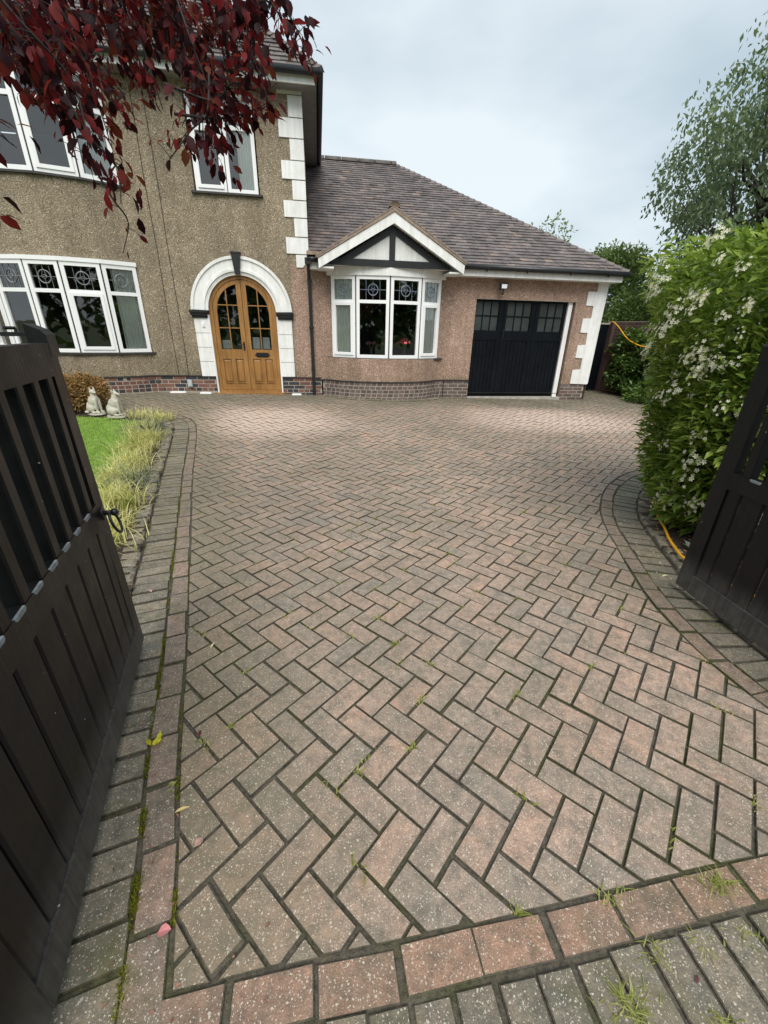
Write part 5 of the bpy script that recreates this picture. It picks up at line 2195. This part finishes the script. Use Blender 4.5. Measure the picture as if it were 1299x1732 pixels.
# hedge and trees across the road behind the photographer (they darken the window reflections)
rh = empty('roadside_hedge', (0, -16, -.2))
tag(rh, 'dark green hedge and trees across the road, mirrored in the windows', 'hedge', kind='stuff')
P, Dr_ = [], []
for k in range(12000):
    x = random.uniform(-36, 36)
    h = 6.6 + 1.6 * math.sin(x * .55) + 1.0 * math.sin(x * 1.7 + 1)
    P.append((x, random.uniform(-.9, .9), h * math.sqrt(random.random())))
    Dr_.append((random.gauss(0, 1), random.gauss(.4, 1), random.gauss(0, .8)))
leaf_cloud('foliage', np.array(P), np.array(Dr_), rng.uniform(.5, .9, len(P)), rng.uniform(.35, .6, len(P)), M['ivy_leaf'], rh)

# ------------------------------------------------------------------ copper leaved branch hanging in at the top left
TW = [((-1.149, 1.561, 2.259), (-1.042, 1.589, 2.022)), ((-1.25, 1.864, 2.447), (-1.152, 1.874, 2.043)), ((-1.063, 1.741, 2.382), (-0.955, 1.757, 1.991)), ((-1.216, 2.125, 2.579), (-1.021, 2.172, 2.117)), ((-1.022, 1.525, 2.176), (-0.907, 1.555, 1.926)), ((-0.949, 1.631, 1.957), (-0.886, 1.624, 1.783)), ((-1.111, 1.831, 2.145), (-1.074, 1.804, 1.923)), ((-0.961, 1.915, 2.467), (-0.833, 1.928, 2.133)), ((-1.088, 2.306, 2.681), (-0.944, 2.315, 2.236)), ((-0.886, 2.062, 2.563), (-0.753, 2.067, 2.203)), ((-1.381, 1.897, 2.328), (-1.208, 1.957, 2.129)), ((-1.218, 1.636, 2.264), (-1.104, 1.668, 2.133)), ((-0.836, 2.192, 2.622), (-0.784, 2.162, 2.109)), ((-0.734, 2.012, 2.366), (-0.676, 1.988, 1.947)), ((-0.659, 1.931, 2.481), (-0.567, 1.918, 2.018)), ((-0.688, 2.136, 2.579), (-0.485, 2.146, 2.193)), ((-0.542, 1.861, 2.445), (-0.468, 1.841, 2.175)), ((-0.614, 2.264, 2.665), (-0.531, 2.238, 2.399)), ((-0.504, 2.082, 2.553), (-0.302, 2.078, 2.3)), ((-0.512, 1.869, 2.411), (-0.323, 1.872, 2.272)), ((-0.673, 1.926, 2.127), (-0.81, 1.828, 1.944)), ((-1.077, 1.359, 1.881), (-0.999, 1.375, 1.846)), ((-1.11, 1.332, 1.692), (-1.057, 1.331, 1.676)), ((-0.998, 1.779, 1.834), (-0.98, 1.744, 1.661)), ((-1.615, 2.355, 2.616), (-1.421, 2.413, 2.431)), ((-1.62, 2.596, 2.74), (-1.368, 2.67, 2.433)), ((-1.442, 2.583, 2.68), (-1.178, 2.65, 2.45)), ((-1.378, 2.732, 2.775), (-1.022, 2.821, 2.611)), ((-1.129, 2.623, 2.744), (-0.839, 2.671, 2.443)), ((-1.429, 2.354, 2.515), (-1.206, 2.416, 2.246)), ((-1.5, 2.187, 2.401), (-1.353, 2.22, 2.278)), ((-0.979, 2.574, 2.702), (-0.693, 2.61, 2.527)), ((-1.464, 2.088, 2.511), (-1.345, 2.107, 2.4)), ((-1.229, 1.999, 2.495), (-1.141, 1.997, 2.306)), ((-1.057, 1.98, 2.488), (-0.933, 1.992, 2.276)), ((-0.986, 2.129, 2.57), (-0.773, 2.166, 2.405)), ((-0.767, 2.109, 2.296), (-0.623, 2.11, 2.178)), ((-0.786, 2.211, 2.303), (-0.747, 2.175, 2.065)), ((-0.65, 1.934, 2.162), (-0.518, 1.932, 2.196)), ((-0.669, 2.035, 2.15), (-0.485, 2.043, 2.199)), ((-0.852, 1.854, 2.289), (-0.703, 1.872, 2.067)), ((-0.877, 1.728, 2.19), (-0.794, 1.726, 2.014)), ((-1.136, 1.695, 2.209), (-1.08, 1.683, 2.016)), ((-0.705, 1.805, 2.228), (-0.6, 1.803, 2.013)), ((-1.096, 1.473, 2.105), (-1.021, 1.482, 2.03)), ((-1.039, 2.44, 2.704), (-0.948, 2.421, 2.481)), ((-0.831, 2.411, 2.692), (-0.702, 2.399, 2.531))]
pt = empty('copper_tree', (-3.9, 2.3, 0))
tag(pt, 'copper leaved tree with dark red sprays hanging in at the top left', 'tree')
pt.location = (0, 0, 0)
tm_ = MB()
tm_.tube([(-4.1, 2.2, -.1), (-4.05, 2.25, 1.2), (-3.9, 2.25, 2.4), (-3.7, 2.2, 3.6)], [.17, .14, .11, .07], 10)
tm_.build('trunk', M['bark'], pt, True)
lm = MB()
L1 = catmull([(-3.95, 2.25, 2.2), (-3.0, 2.2, 2.95), (-2.0, 2.2, 3.15), (-1.2, 2.2, 3.05), (-.6, 2.15, 2.9), (-.3, 2.1, 2.75)], 6)
lm.tube([tuple(p) for p in L1], list(np.linspace(.05, .008, len(L1))), 7)
L2 = catmull([(-3.9, 2.25, 2.5), (-2.9, 1.9, 2.85), (-1.9, 1.7, 2.75), (-1.2, 1.65, 2.55), (-.9, 1.7, 2.5)], 6)
lm.tube([tuple(p) for p in L2], list(np.linspace(.04, .006, len(L2))), 7)
L3 = catmull([(-3.85, 2.25, 2.6), (-2.9, 2.6, 3.1), (-1.9, 2.6, 3.05), (-1.1, 2.55, 2.9), (-.7, 2.5, 2.8)], 6)
lm.tube([tuple(p) for p in L3], list(np.linspace(.04, .006, len(L3))), 7)
lm.build('limb', M['twig'], pt, True)
LIMB = np.concatenate([L1, L2, L3])
tw = MB()
LP, LD = [], []
for ki, (a, b) in enumerate(TW):
    if ki in (3, 8, 14, 37, 40, 41, 43):
        continue
    a, b = np.array(a), np.array(b)
    L_ = np.linalg.norm(b - a)
    mid = (a + b) / 2 + np.array([.02, rng.normal(0, .04), .05 * L_ + .01])
    cv = catmull([a + (a - b) * .55 + np.array((-.06, rng.normal(0, .05), .03)), a, mid, b], 5)
    tw.tube([tuple(p) for p in cv], list(np.linspace(.0055, .0016, len(cv))), 4)
    path = catmull([a, mid, b], 10)
    nL = int(9 + L_ * 225) if L_ > .13 else int(3 + L_ * 60)
    if ki >= 24:
        nL = int(nL * 1.7)
    if ki == 23:
        nL = 5
    for k in range(nL):
        t = rng.uniform(0, .93)
        q = path[int(t * (len(path) - 1))]
        # short side shoot
        off = rng.normal(0, 1, 3) * np.array([.036, .060, .028]) * (1.1 - .4 * t)
        q2 = q + off
        if k % 4 == 0:
            tw.tube([tuple(q), tuple(q + off * .6 + [0, 0, .004]), tuple(q2)], [.0016, .0013, .001], 3, False)
        d = off * 5 + (b - a) / L_ * .35 + np.array([rng.normal(0, .35), rng.normal(0, .35), rng.normal(-.35, .4)])
        LP.append(q2)
        LD.append(d)
tw.build('twig', M['twig'], pt, True)
LP, LD = np.array(LP), np.array(LD)
Ls = rng.uniform(.025, .056, len(LP))
leaf_cloud('leaf', LP, LD, Ls, Ls * rng.uniform(.45, .62, len(LP)), M['purple'], pt, .12, np.array([0, -.3, 1.0]), .18, True)
pt.children[-1]['kind'] = 'stuff'

# ------------------------------------------------------------------ lawn border planting
def clump(loc, n, h, w, lean, mat, label, name='sedge_clump', cat='grass clump', rad=.10, group='golden sedges along the lawn edge', droop=.9):
    o = empty(name, loc)
    tag(o, label, cat, group)
    pts = np.stack([rng.normal(0, rad, n), rng.normal(0, rad, n), np.zeros(n)], 1)
    blades('blade', pts, rng.uniform(.55, 1.15, n) * h, mat, w, lean, o, 5, droop)
    o.children[-1]['kind'] = 'stuff'
    return o


def bedpt(s, d):
    p = offset_pt(LEFT, s, d)
    return (float(p[0]), float(p[1]), gz(p[0], p[1]) + .03)


def s_at_y(y):
    seg = np.hypot(*np.diff(LEFT, axis=0).T)
    cum = np.concatenate([[0], np.cumsum(seg)])
    k = int(np.argmax(LEFT[:, 1] > y))
    return float(cum[k])


sed = [(2.62, .56, 90, .17, 'golden sedge nearest the gate, beside the kerb'), (3.0, .62, 200, .23, 'golden sedge second from the gate'), (3.45, .62, 220, .25, 'golden sedge behind the strappy plant, third from the gate'),
       (3.95, .68, 220, .25, 'golden sedge midway along the lawn edge, in front of the lavender'), (4.5, .64, 220, .25, 'golden sedge left of the fallen red leaf'), (5.05, .68, 200, .24, 'golden sedge fourth from the stone cats'),
       (5.6, .62, 220, .24, 'golden sedge beside the far lavender'), (6.05, .72, 180, .22, 'golden sedge between lavender and stone cats')]
for y, d, n, h, lab in sed:
    clump(bedpt(s_at_y(y), d), int(n * 1.5), h, .0042, 1.0, M['golden'], lab)
for x, y, n, h, lab in ((-3.55, 6.42, 170, .19, 'low golden sedge at the rounded far corner of the bed'), (-3.92, 6.52, 160, .20, 'golden sedge just right of the stone cats')):
    clump((x, y, gz(x, y) + .03), n, h, .0042, 1.0, M['golden'], lab)


def lavender(loc, n, h, r, label):
    o = empty('lavender', loc)
    tag(o, label, 'shrub', 'grey lavenders by the kerb')
    P, Dq = [], []
    for k in range(n):
        az = rng.uniform(0, 2 * math.pi)
        tl = abs(rng.normal(0, .55))
        d = np.array([math.cos(az) * math.sin(tl), math.sin(az) * math.sin(tl), math.cos(tl)])
        L_ = h * rng.uniform(.5, 1.05)
        b = np.array([rng.normal(0, r), rng.normal(0, r), 0])
        for q in np.linspace(.15, 1, 7):
            P.append(b + d * L_ * q)
            Dq.append(d + rng.normal(0, .5, 3))
    leaf_cloud('foliage', np.array(P), np.array(Dq), rng.uniform(.025, .05, len(P)), .005, M['lavender'], o, .1)
    m_ = MB()
    for k in range(6):
        az = k * 1.05
        m_.tube([(0, 0, 0), (math.cos(az) * r * .8, math.sin(az) * r * .8, h * .5)], .006, 4)
    m_.build('stem', M['bark'], o)


lavender(bedpt(s_at_y(5.75), .58), 150, .34, .15, 'feathery grey lavender at the far end of the bed')
lavender(bedpt(s_at_y(3.85), .50), 110, .26, .10, 'grey lavender spilling over the middle of the kerb')
lavender(bedpt(s_at_y(3.9), 1.0), 40, .40, .06, 'thin upright lavender standing in front of the lawn')
for y, d, n, L_, lab in ((3.35, .48, 16, .22, 'small strappy green plant leaning on the kerb'), (2.28, .52, 6, .22, 'dark green iris blades beside the gate post end'), (5.1, .68, 12, .24, 'yellow green strappy tuft among the sedges')):
    o = empty('strap_plant', bedpt(s_at_y(y), d))
    tag(o, lab, 'plant', 'strappy plants in the left bed')
    blades('blade', np.stack([rng.normal(0, .02, n), rng.normal(0, .02, n), np.zeros(n)], 1), rng.uniform(.7, 1.1, n) * L_, M['iris'] if y < 3 else M['weed'], .012, .5, o, 4, .5)
    o.children[-1]['kind'] = 'stuff'

bush('heather_bush', (-5.12, 6.78, gz(-5.1, 6.7) + .02), (.52, .36, .27), 15000, M['heather'], 'bronze and green heather mound behind the stone cats', 'shrub', (.03, .055), .5, 200, .13, 31, 5)
bush('heather_bush', (-5.75, 6.5, gz(-5.7, 6.5) + .02), (.55, .45, .34), 9000, M['heather'], 'bronze heather mound half hidden by the left gate', 'shrub', (.03, .055), .5, 150, .14, 32, 5)


# stone cats
def cat_mesh(flip):
    m_ = MB()
    s = flip
    B = lambda x, y, z, rx, ry, rz: m_.ball((x, y, z), (rx, ry, rz), 14, 10)
    B(-.03, 0, .13, .105, .085, .115)          # rump
    B(.0, 0, .215, .085, .075, .12)            # back
    B(.035, 0, .275, .065, .062, .095)         # chest
    B(.035, 0, .345, .048, .048, .07)          # neck
    B(.045, s * .01, .415, .052, .046, .046)   # skull
    B(.092, s * .016, .402, .030, .026, .022)  # muzzle
    B(.112, s * .018, .397, .014, .016, .013)
    for q in (-1, 1):
        B(-.015, q * .068, .095, .085, .036, .078)   # thigh
        B(.055, q * .075, .022, .05, .026, .022)     # hind paw
        m_.tube([(.065, q * .032, .28), (.085, q * .034, .17), (.088, q * .034, .04)], [.034, .024, .021], 8)
        B(.105, q * .034, .022, .034, .023, .02)     # fore paw
        m_.tube([(.035, q * .030, .440), (.030, q * .036, .485), (.028, q * .038, .505)], [.022, .013, .003], 6)
    m_.tube([(-.11, 0, .05), (-.13, s * .06, .03), (-.08, s * .11, .03), (0, s * .125, .03)], [.026, .024, .02, .012], 8)
    return m_.mesh('body', M['stone'])


for k, (x, y, rz, sc, lab) in enumerate(((-4.60, 6.50, -.25, .98, 'pale stone cat statue, further left one with its head turned away'), (-4.22, 6.40, .05, 1.0, 'pale stone cat statue, the nearer right one with a green stained haunch'))):
    o = empty('cat_statue', (x, y, gz(x, y) + .045), rz)
    o.scale = (sc * .92, sc, sc * .80)
    tag(o, lab, 'statue', 'pair of stone cats on the lawn')
    b = bpy.data.objects.new('body', cat_mesh(1 if k else -1))
    COL.objects.link(b)
    b.parent = o
    b.location = (0, 0, .025)
    rm = b.modifiers.new('remesh', 'REMESH')
    rm.mode = 'VOXEL'
    rm.voxel_size = .0085
    rm.use_smooth_shade = True
    sm = b.modifiers.new('smooth', 'SMOOTH')
    sm.factor = .5
    sm.iterations = 5
    pl = MB()
    ring = [(.01 + .155 * math.cos(q * math.pi / 10), .115 * math.sin(q * math.pi / 10)) for q in range(20)]
    pl.prism(ring, lambda a, b_: (a, b_, 0), lambda a, b_: (a * .97, b_ * .97, .03))
    pl.build('base', M['stone'], o)

# ------------------------------------------------------------------ moss, weeds, fallen leaves
mp_pts, mh = [], []


def moss_patch(p, n, r, h):
    for _ in range(n):
        a = random.uniform(0, 2 * math.pi)
        q = r * math.sqrt(random.random())
        mp_pts.append((p[0] + q * math.cos(a), p[1] + q * math.sin(a), gz(*p[:2]) - .006))
        mh.append(h * random.uniform(.5, 1.2) * (1 - .5 * q / r))


def moss_line(line, side, d, s0, s1, dens, w, h):
    s = s0
    while s < s1:
        if math.sin(s * 5.3 + d * 40) + math.sin(s * 13.1) * .7 + random.gauss(0, .5) > .1:
            p = offset_pt(line, s, side * d)
            moss_patch((p[0], p[1]), int(dens * random.uniform(.5, 1.4)), w * random.uniform(.7, 1.4), h)
        s += .012


moss_line(LEFT, 1, .104, .55, 5.2, 22, .011, .014)
moss_line(LEFT, 1, 0.0, .55, 3.2, 7, .010, .010)
moss_line(RIGHT, -1, .104, .5, 3.6, 8, .010, .011)
for s in np.arange(.5, 3.4, .1035):
    if random.random() < .78:
        for d in np.linspace(.12, .30, 14):
            if random.random() < .75:
                p = offset_pt(LEFT, s + .3, d)
                moss_patch((p[0], p[1]), 7, .010, .011)
for s in np.arange(.4, 2.6, .1035):
    if random.random() < .4:
        for d in np.linspace(.12, .30, 12):
            if random.random() < .7:
                p = offset_pt(RIGHT, s + .15, -d)
                moss_patch((p[0], p[1]), 5, .009, .010)
for s, d, r, n in ((.82, .104, .016, 170), (1.02, .104, .018, 200), (1.22, .104, .016, 160), (1.42, .104, .014, 140), (1.78, .104, .014, 140), (2.12, .104, .016, 160), (.95, .0, .012, 90), (1.30, 0, .012, 90)):
    p = offset_pt(LEFT, s, d)
    for q in np.linspace(-.035, .035, 5):
        p2 = offset_pt(LEFT, s + q, d)
        moss_patch((p2[0], p2[1]), n // 4, r * .8, .017)
mp_pts = np.array(mp_pts)
tag(blades('moss', mp_pts, np.array(mh), M['moss'], .0022, .8, None, 2, .3), 'yellow green moss filling the joints of the drive border', 'moss', kind='stuff')

# weeds in the herringbone joints: points on block corners
wp, wh = [], []
for _ in range(1400):
    p, q = random.randint(-60, 40), random.randint(-10, 80)
    x, y = lat(p, q)
    if not (.55 < y < 7.5 and -3 < x < 3.2 and inside_field(x, y)):
        continue
    if random.random() > .35 + .65 * math.exp(-((x - .2) ** 2 / .8 + (y - 2.4) ** 2 / 2.5)):
        continue
    n = random.randint(5, 18)
    along = (LA + LB, -LA + LB) if random.random() < .5 else (LA - LB, LA + LB)
    l = math.hypot(*along)
    for _k in range(n):
        t = random.gauss(0, .022)
        wp.append((x + along[0] / l * t + random.gauss(0, .004), y + along[1] / l * t + random.gauss(0, .004), gz(x, y) - .006))
        wh.append(random.uniform(.010, .026))
tag(blades('joint_weeds', np.array(wp), np.array(wh), M['weed'], .0030, 1.2, None, 3, .6), 'tiny green weeds sprouting between the paving blocks', 'weeds', kind='stuff')


def front_pt(s, d):
    p = offset_pt(FRONT, s, -d)
    return (float(p[0]), float(p[1]), gz(*p) - .006)


tufts = [(.985, .645, 60, .030, 'bright grass tuft in the joint near the bottom right, highest of the tufts'), (.66, .605, 40, .022, 'small green tuft where herringbone meets the front course'), (.70, .50, 34, .026, 'pale spiky tuft on the front course with a pink bud'), (.86, .52, 22, .026, 'pale star shaped tuft at the end of a charcoal block'),
         (.60, .405, 130, .030, 'largest yellow green tuft at the bottom edge of the picture'), (.99, .53, 40, .022, 'narrow green tuft along the rightmost charcoal joint'), (.80, .375, 50, .030, 'grass tuft by the dark hole at the bottom edge')]
for x, y, n, h, lab in tufts:
    o = empty('grass_tuft', (x, y, gz(x, y) - .006))
    tag(o, lab, 'weed', 'grass tufts at the front of the drive')
    blades('blade', np.stack([rng.normal(0, .024, n), rng.normal(0, .012, n), np.zeros(n)], 1), rng.uniform(.35, 1.2, n) * h, M['weed'], .0018, 1.5, o, 4, .8)
    o.children[-1]['kind'] = 'stuff'


def fallen(x, y, L_, w, rz, mat, label, dz=.002):
    m_ = MB()
    prof = [(0, 0), (.25, .42), (.55, .5), (.85, .25), (1, 0)]
    pts = [(t * L_, s_ * w, .004 * math.sin(t * 3.1) + .25 * w * abs(s_)) for t, s_ in prof]
    lo = [(t * L_, -s_ * w, .004 * math.sin(t * 3.1) + .25 * w * abs(s_)) for t, s_ in prof[1:-1]]
    mid = [(t * L_, 0, .004 * math.sin(t * 3.1)) for t, s_ in prof]
    m_.v = pts + lo + mid
    # upper half faces / lower half faces along the midrib
    m_.f = [(8 + 0, 8 + 1, 1), (8 + 1, 8 + 2, 2, 1), (8 + 2, 8 + 3, 3, 2), (8 + 3, 8 + 4, 3), (8 + 0, 5, 8 + 1), (8 + 1, 5, 6, 8 + 2), (8 + 2, 6, 7, 8 + 3), (8 + 3, 7, 8 + 4)]
    o = m_.build('fallen_leaf', mat)
    o.location = (x, y, gz(x, y) + dz)
    o.rotation_euler = (random.gauss(0, .12), random.gauss(0, .12), rz)
    tag(o, label, 'leaf', 'leaves fallen on the drive')


M['leaf_straw'] = plain('leaf_straw', (0.62, 0.47, 0.20), 0.7, 0.15, 30)
M['leaf_pink'] = plain('leaf_pink', (0.50, 0.19, 0.19), 0.7, 0.2, 40)
M['leaf_dusty'] = plain('leaf_dusty', (0.36, 0.22, 0.18), 0.7, 0.2, 40)
M['leaf_maroon'] = plain('leaf_maroon', (0.075, 0.012, 0.018), 0.6, 0.3, 40)
M['leaf_pale'] = plain('leaf_pale', (0.55, 0.55, 0.30), 0.7, 0.2, 40)
fallen(-.655, .80, .045, .012, .5, M['leaf_straw'], 'curled straw coloured leaf on the border by the left gate')
fallen(-.56, .51, .035, .028, .2, M['leaf_pink'], 'pink fallen leaf at the foot of the left gate')
fallen(-.548, .705, .030, .026, 1.0, M['leaf_dusty'], 'dusty pink leaf where herringbone meets the left border')
fallen(-.69, 1.07, .030, .012, 1.8, M['leaf_maroon'], 'maroon leaf lying on the left herringbone blocks')
fallen(-.84, 1.55, .045, .010, 1.4, M['leaf_pale'], 'pale thin leaf on the herringbone near the left gate end')
fallen(.785, .435, .030, .022, .8, M['leaf_maroon'], 'dark red leaf in the hole at the bottom edge', -.004)
fallen(-1.38, 2.02, .05, .02, 2.4, M['leaf_dusty'], 'brown pink leaf against the left kerb')
fallen(-2.22, 4.55, .10, .02, .1, M['leaf_pink'], 'long red leaf on the kerb among the sedges')
fallen(1.85, 2.31, .06, .014, .3, M['leaf_pale'], 'pale curled leaf on the border by the right gate end')
rosette('seedling', (-.845, 1.03, gz(-.8, 1.0) + .002), 7, .05, .018, M['yellow_leaf'], 'bright lime seedling under the left gate', 'plant', .5)
rosette('seedling', (-.71, .88, gz(-.7, .9) + .002), 4, .030, .010, M['weed'], 'tiny green seedling in the left border joint', 'plant', .6)

# dead leaf scraps gathered along the edges of the paving
lp = []
while len(lp) < 420:
    ln_, sd = (LEFT, 1) if random.random() < .68 else (RIGHT, -1)
    p = offset_pt(ln_, random.uniform(.5, 5.5), sd * random.choice((random.gauss(.31, .03), random.gauss(.10, .06), random.uniform(-.25, .40))))
    lp.append((p[0], p[1], gz(*p) + .003))
lp = np.array(lp)
tag(leaf_cloud('leaf_litter', lp, np.stack([rng.normal(0, 1, len(lp)), rng.normal(0, 1, len(lp)), rng.normal(0, .12, len(lp))], 1), rng.uniform(.006, .022, len(lp)), rng.uniform(.003, .009, len(lp)), M['dead_leaf'], None, .1, np.array([0, 0, 1.0])),
    'brown scraps of dead leaf gathered along the paving borders', 'leaf litter', kind='stuff')
pp_ = []
while len(pp_) < 160:
    x, y = random.gauss(2.3, .35), random.gauss(2.7, .45)
    pp_.append((x, y, gz(x, y) + (.034 if bed_right(x, y) else .004)))
pp_ = np.array(pp_)
tag(leaf_cloud('fallen_petals', pp_, np.stack([rng.normal(0, 1, 160), rng.normal(0, 1, 160), rng.normal(0, .1, 160)], 1), rng.uniform(.006, .012, 160), .007, M['petal'], None, .05, np.array([0, 0, 1.0])),
    'white petals fallen on the kerb below the flowering shrub', 'petals', kind='stuff')
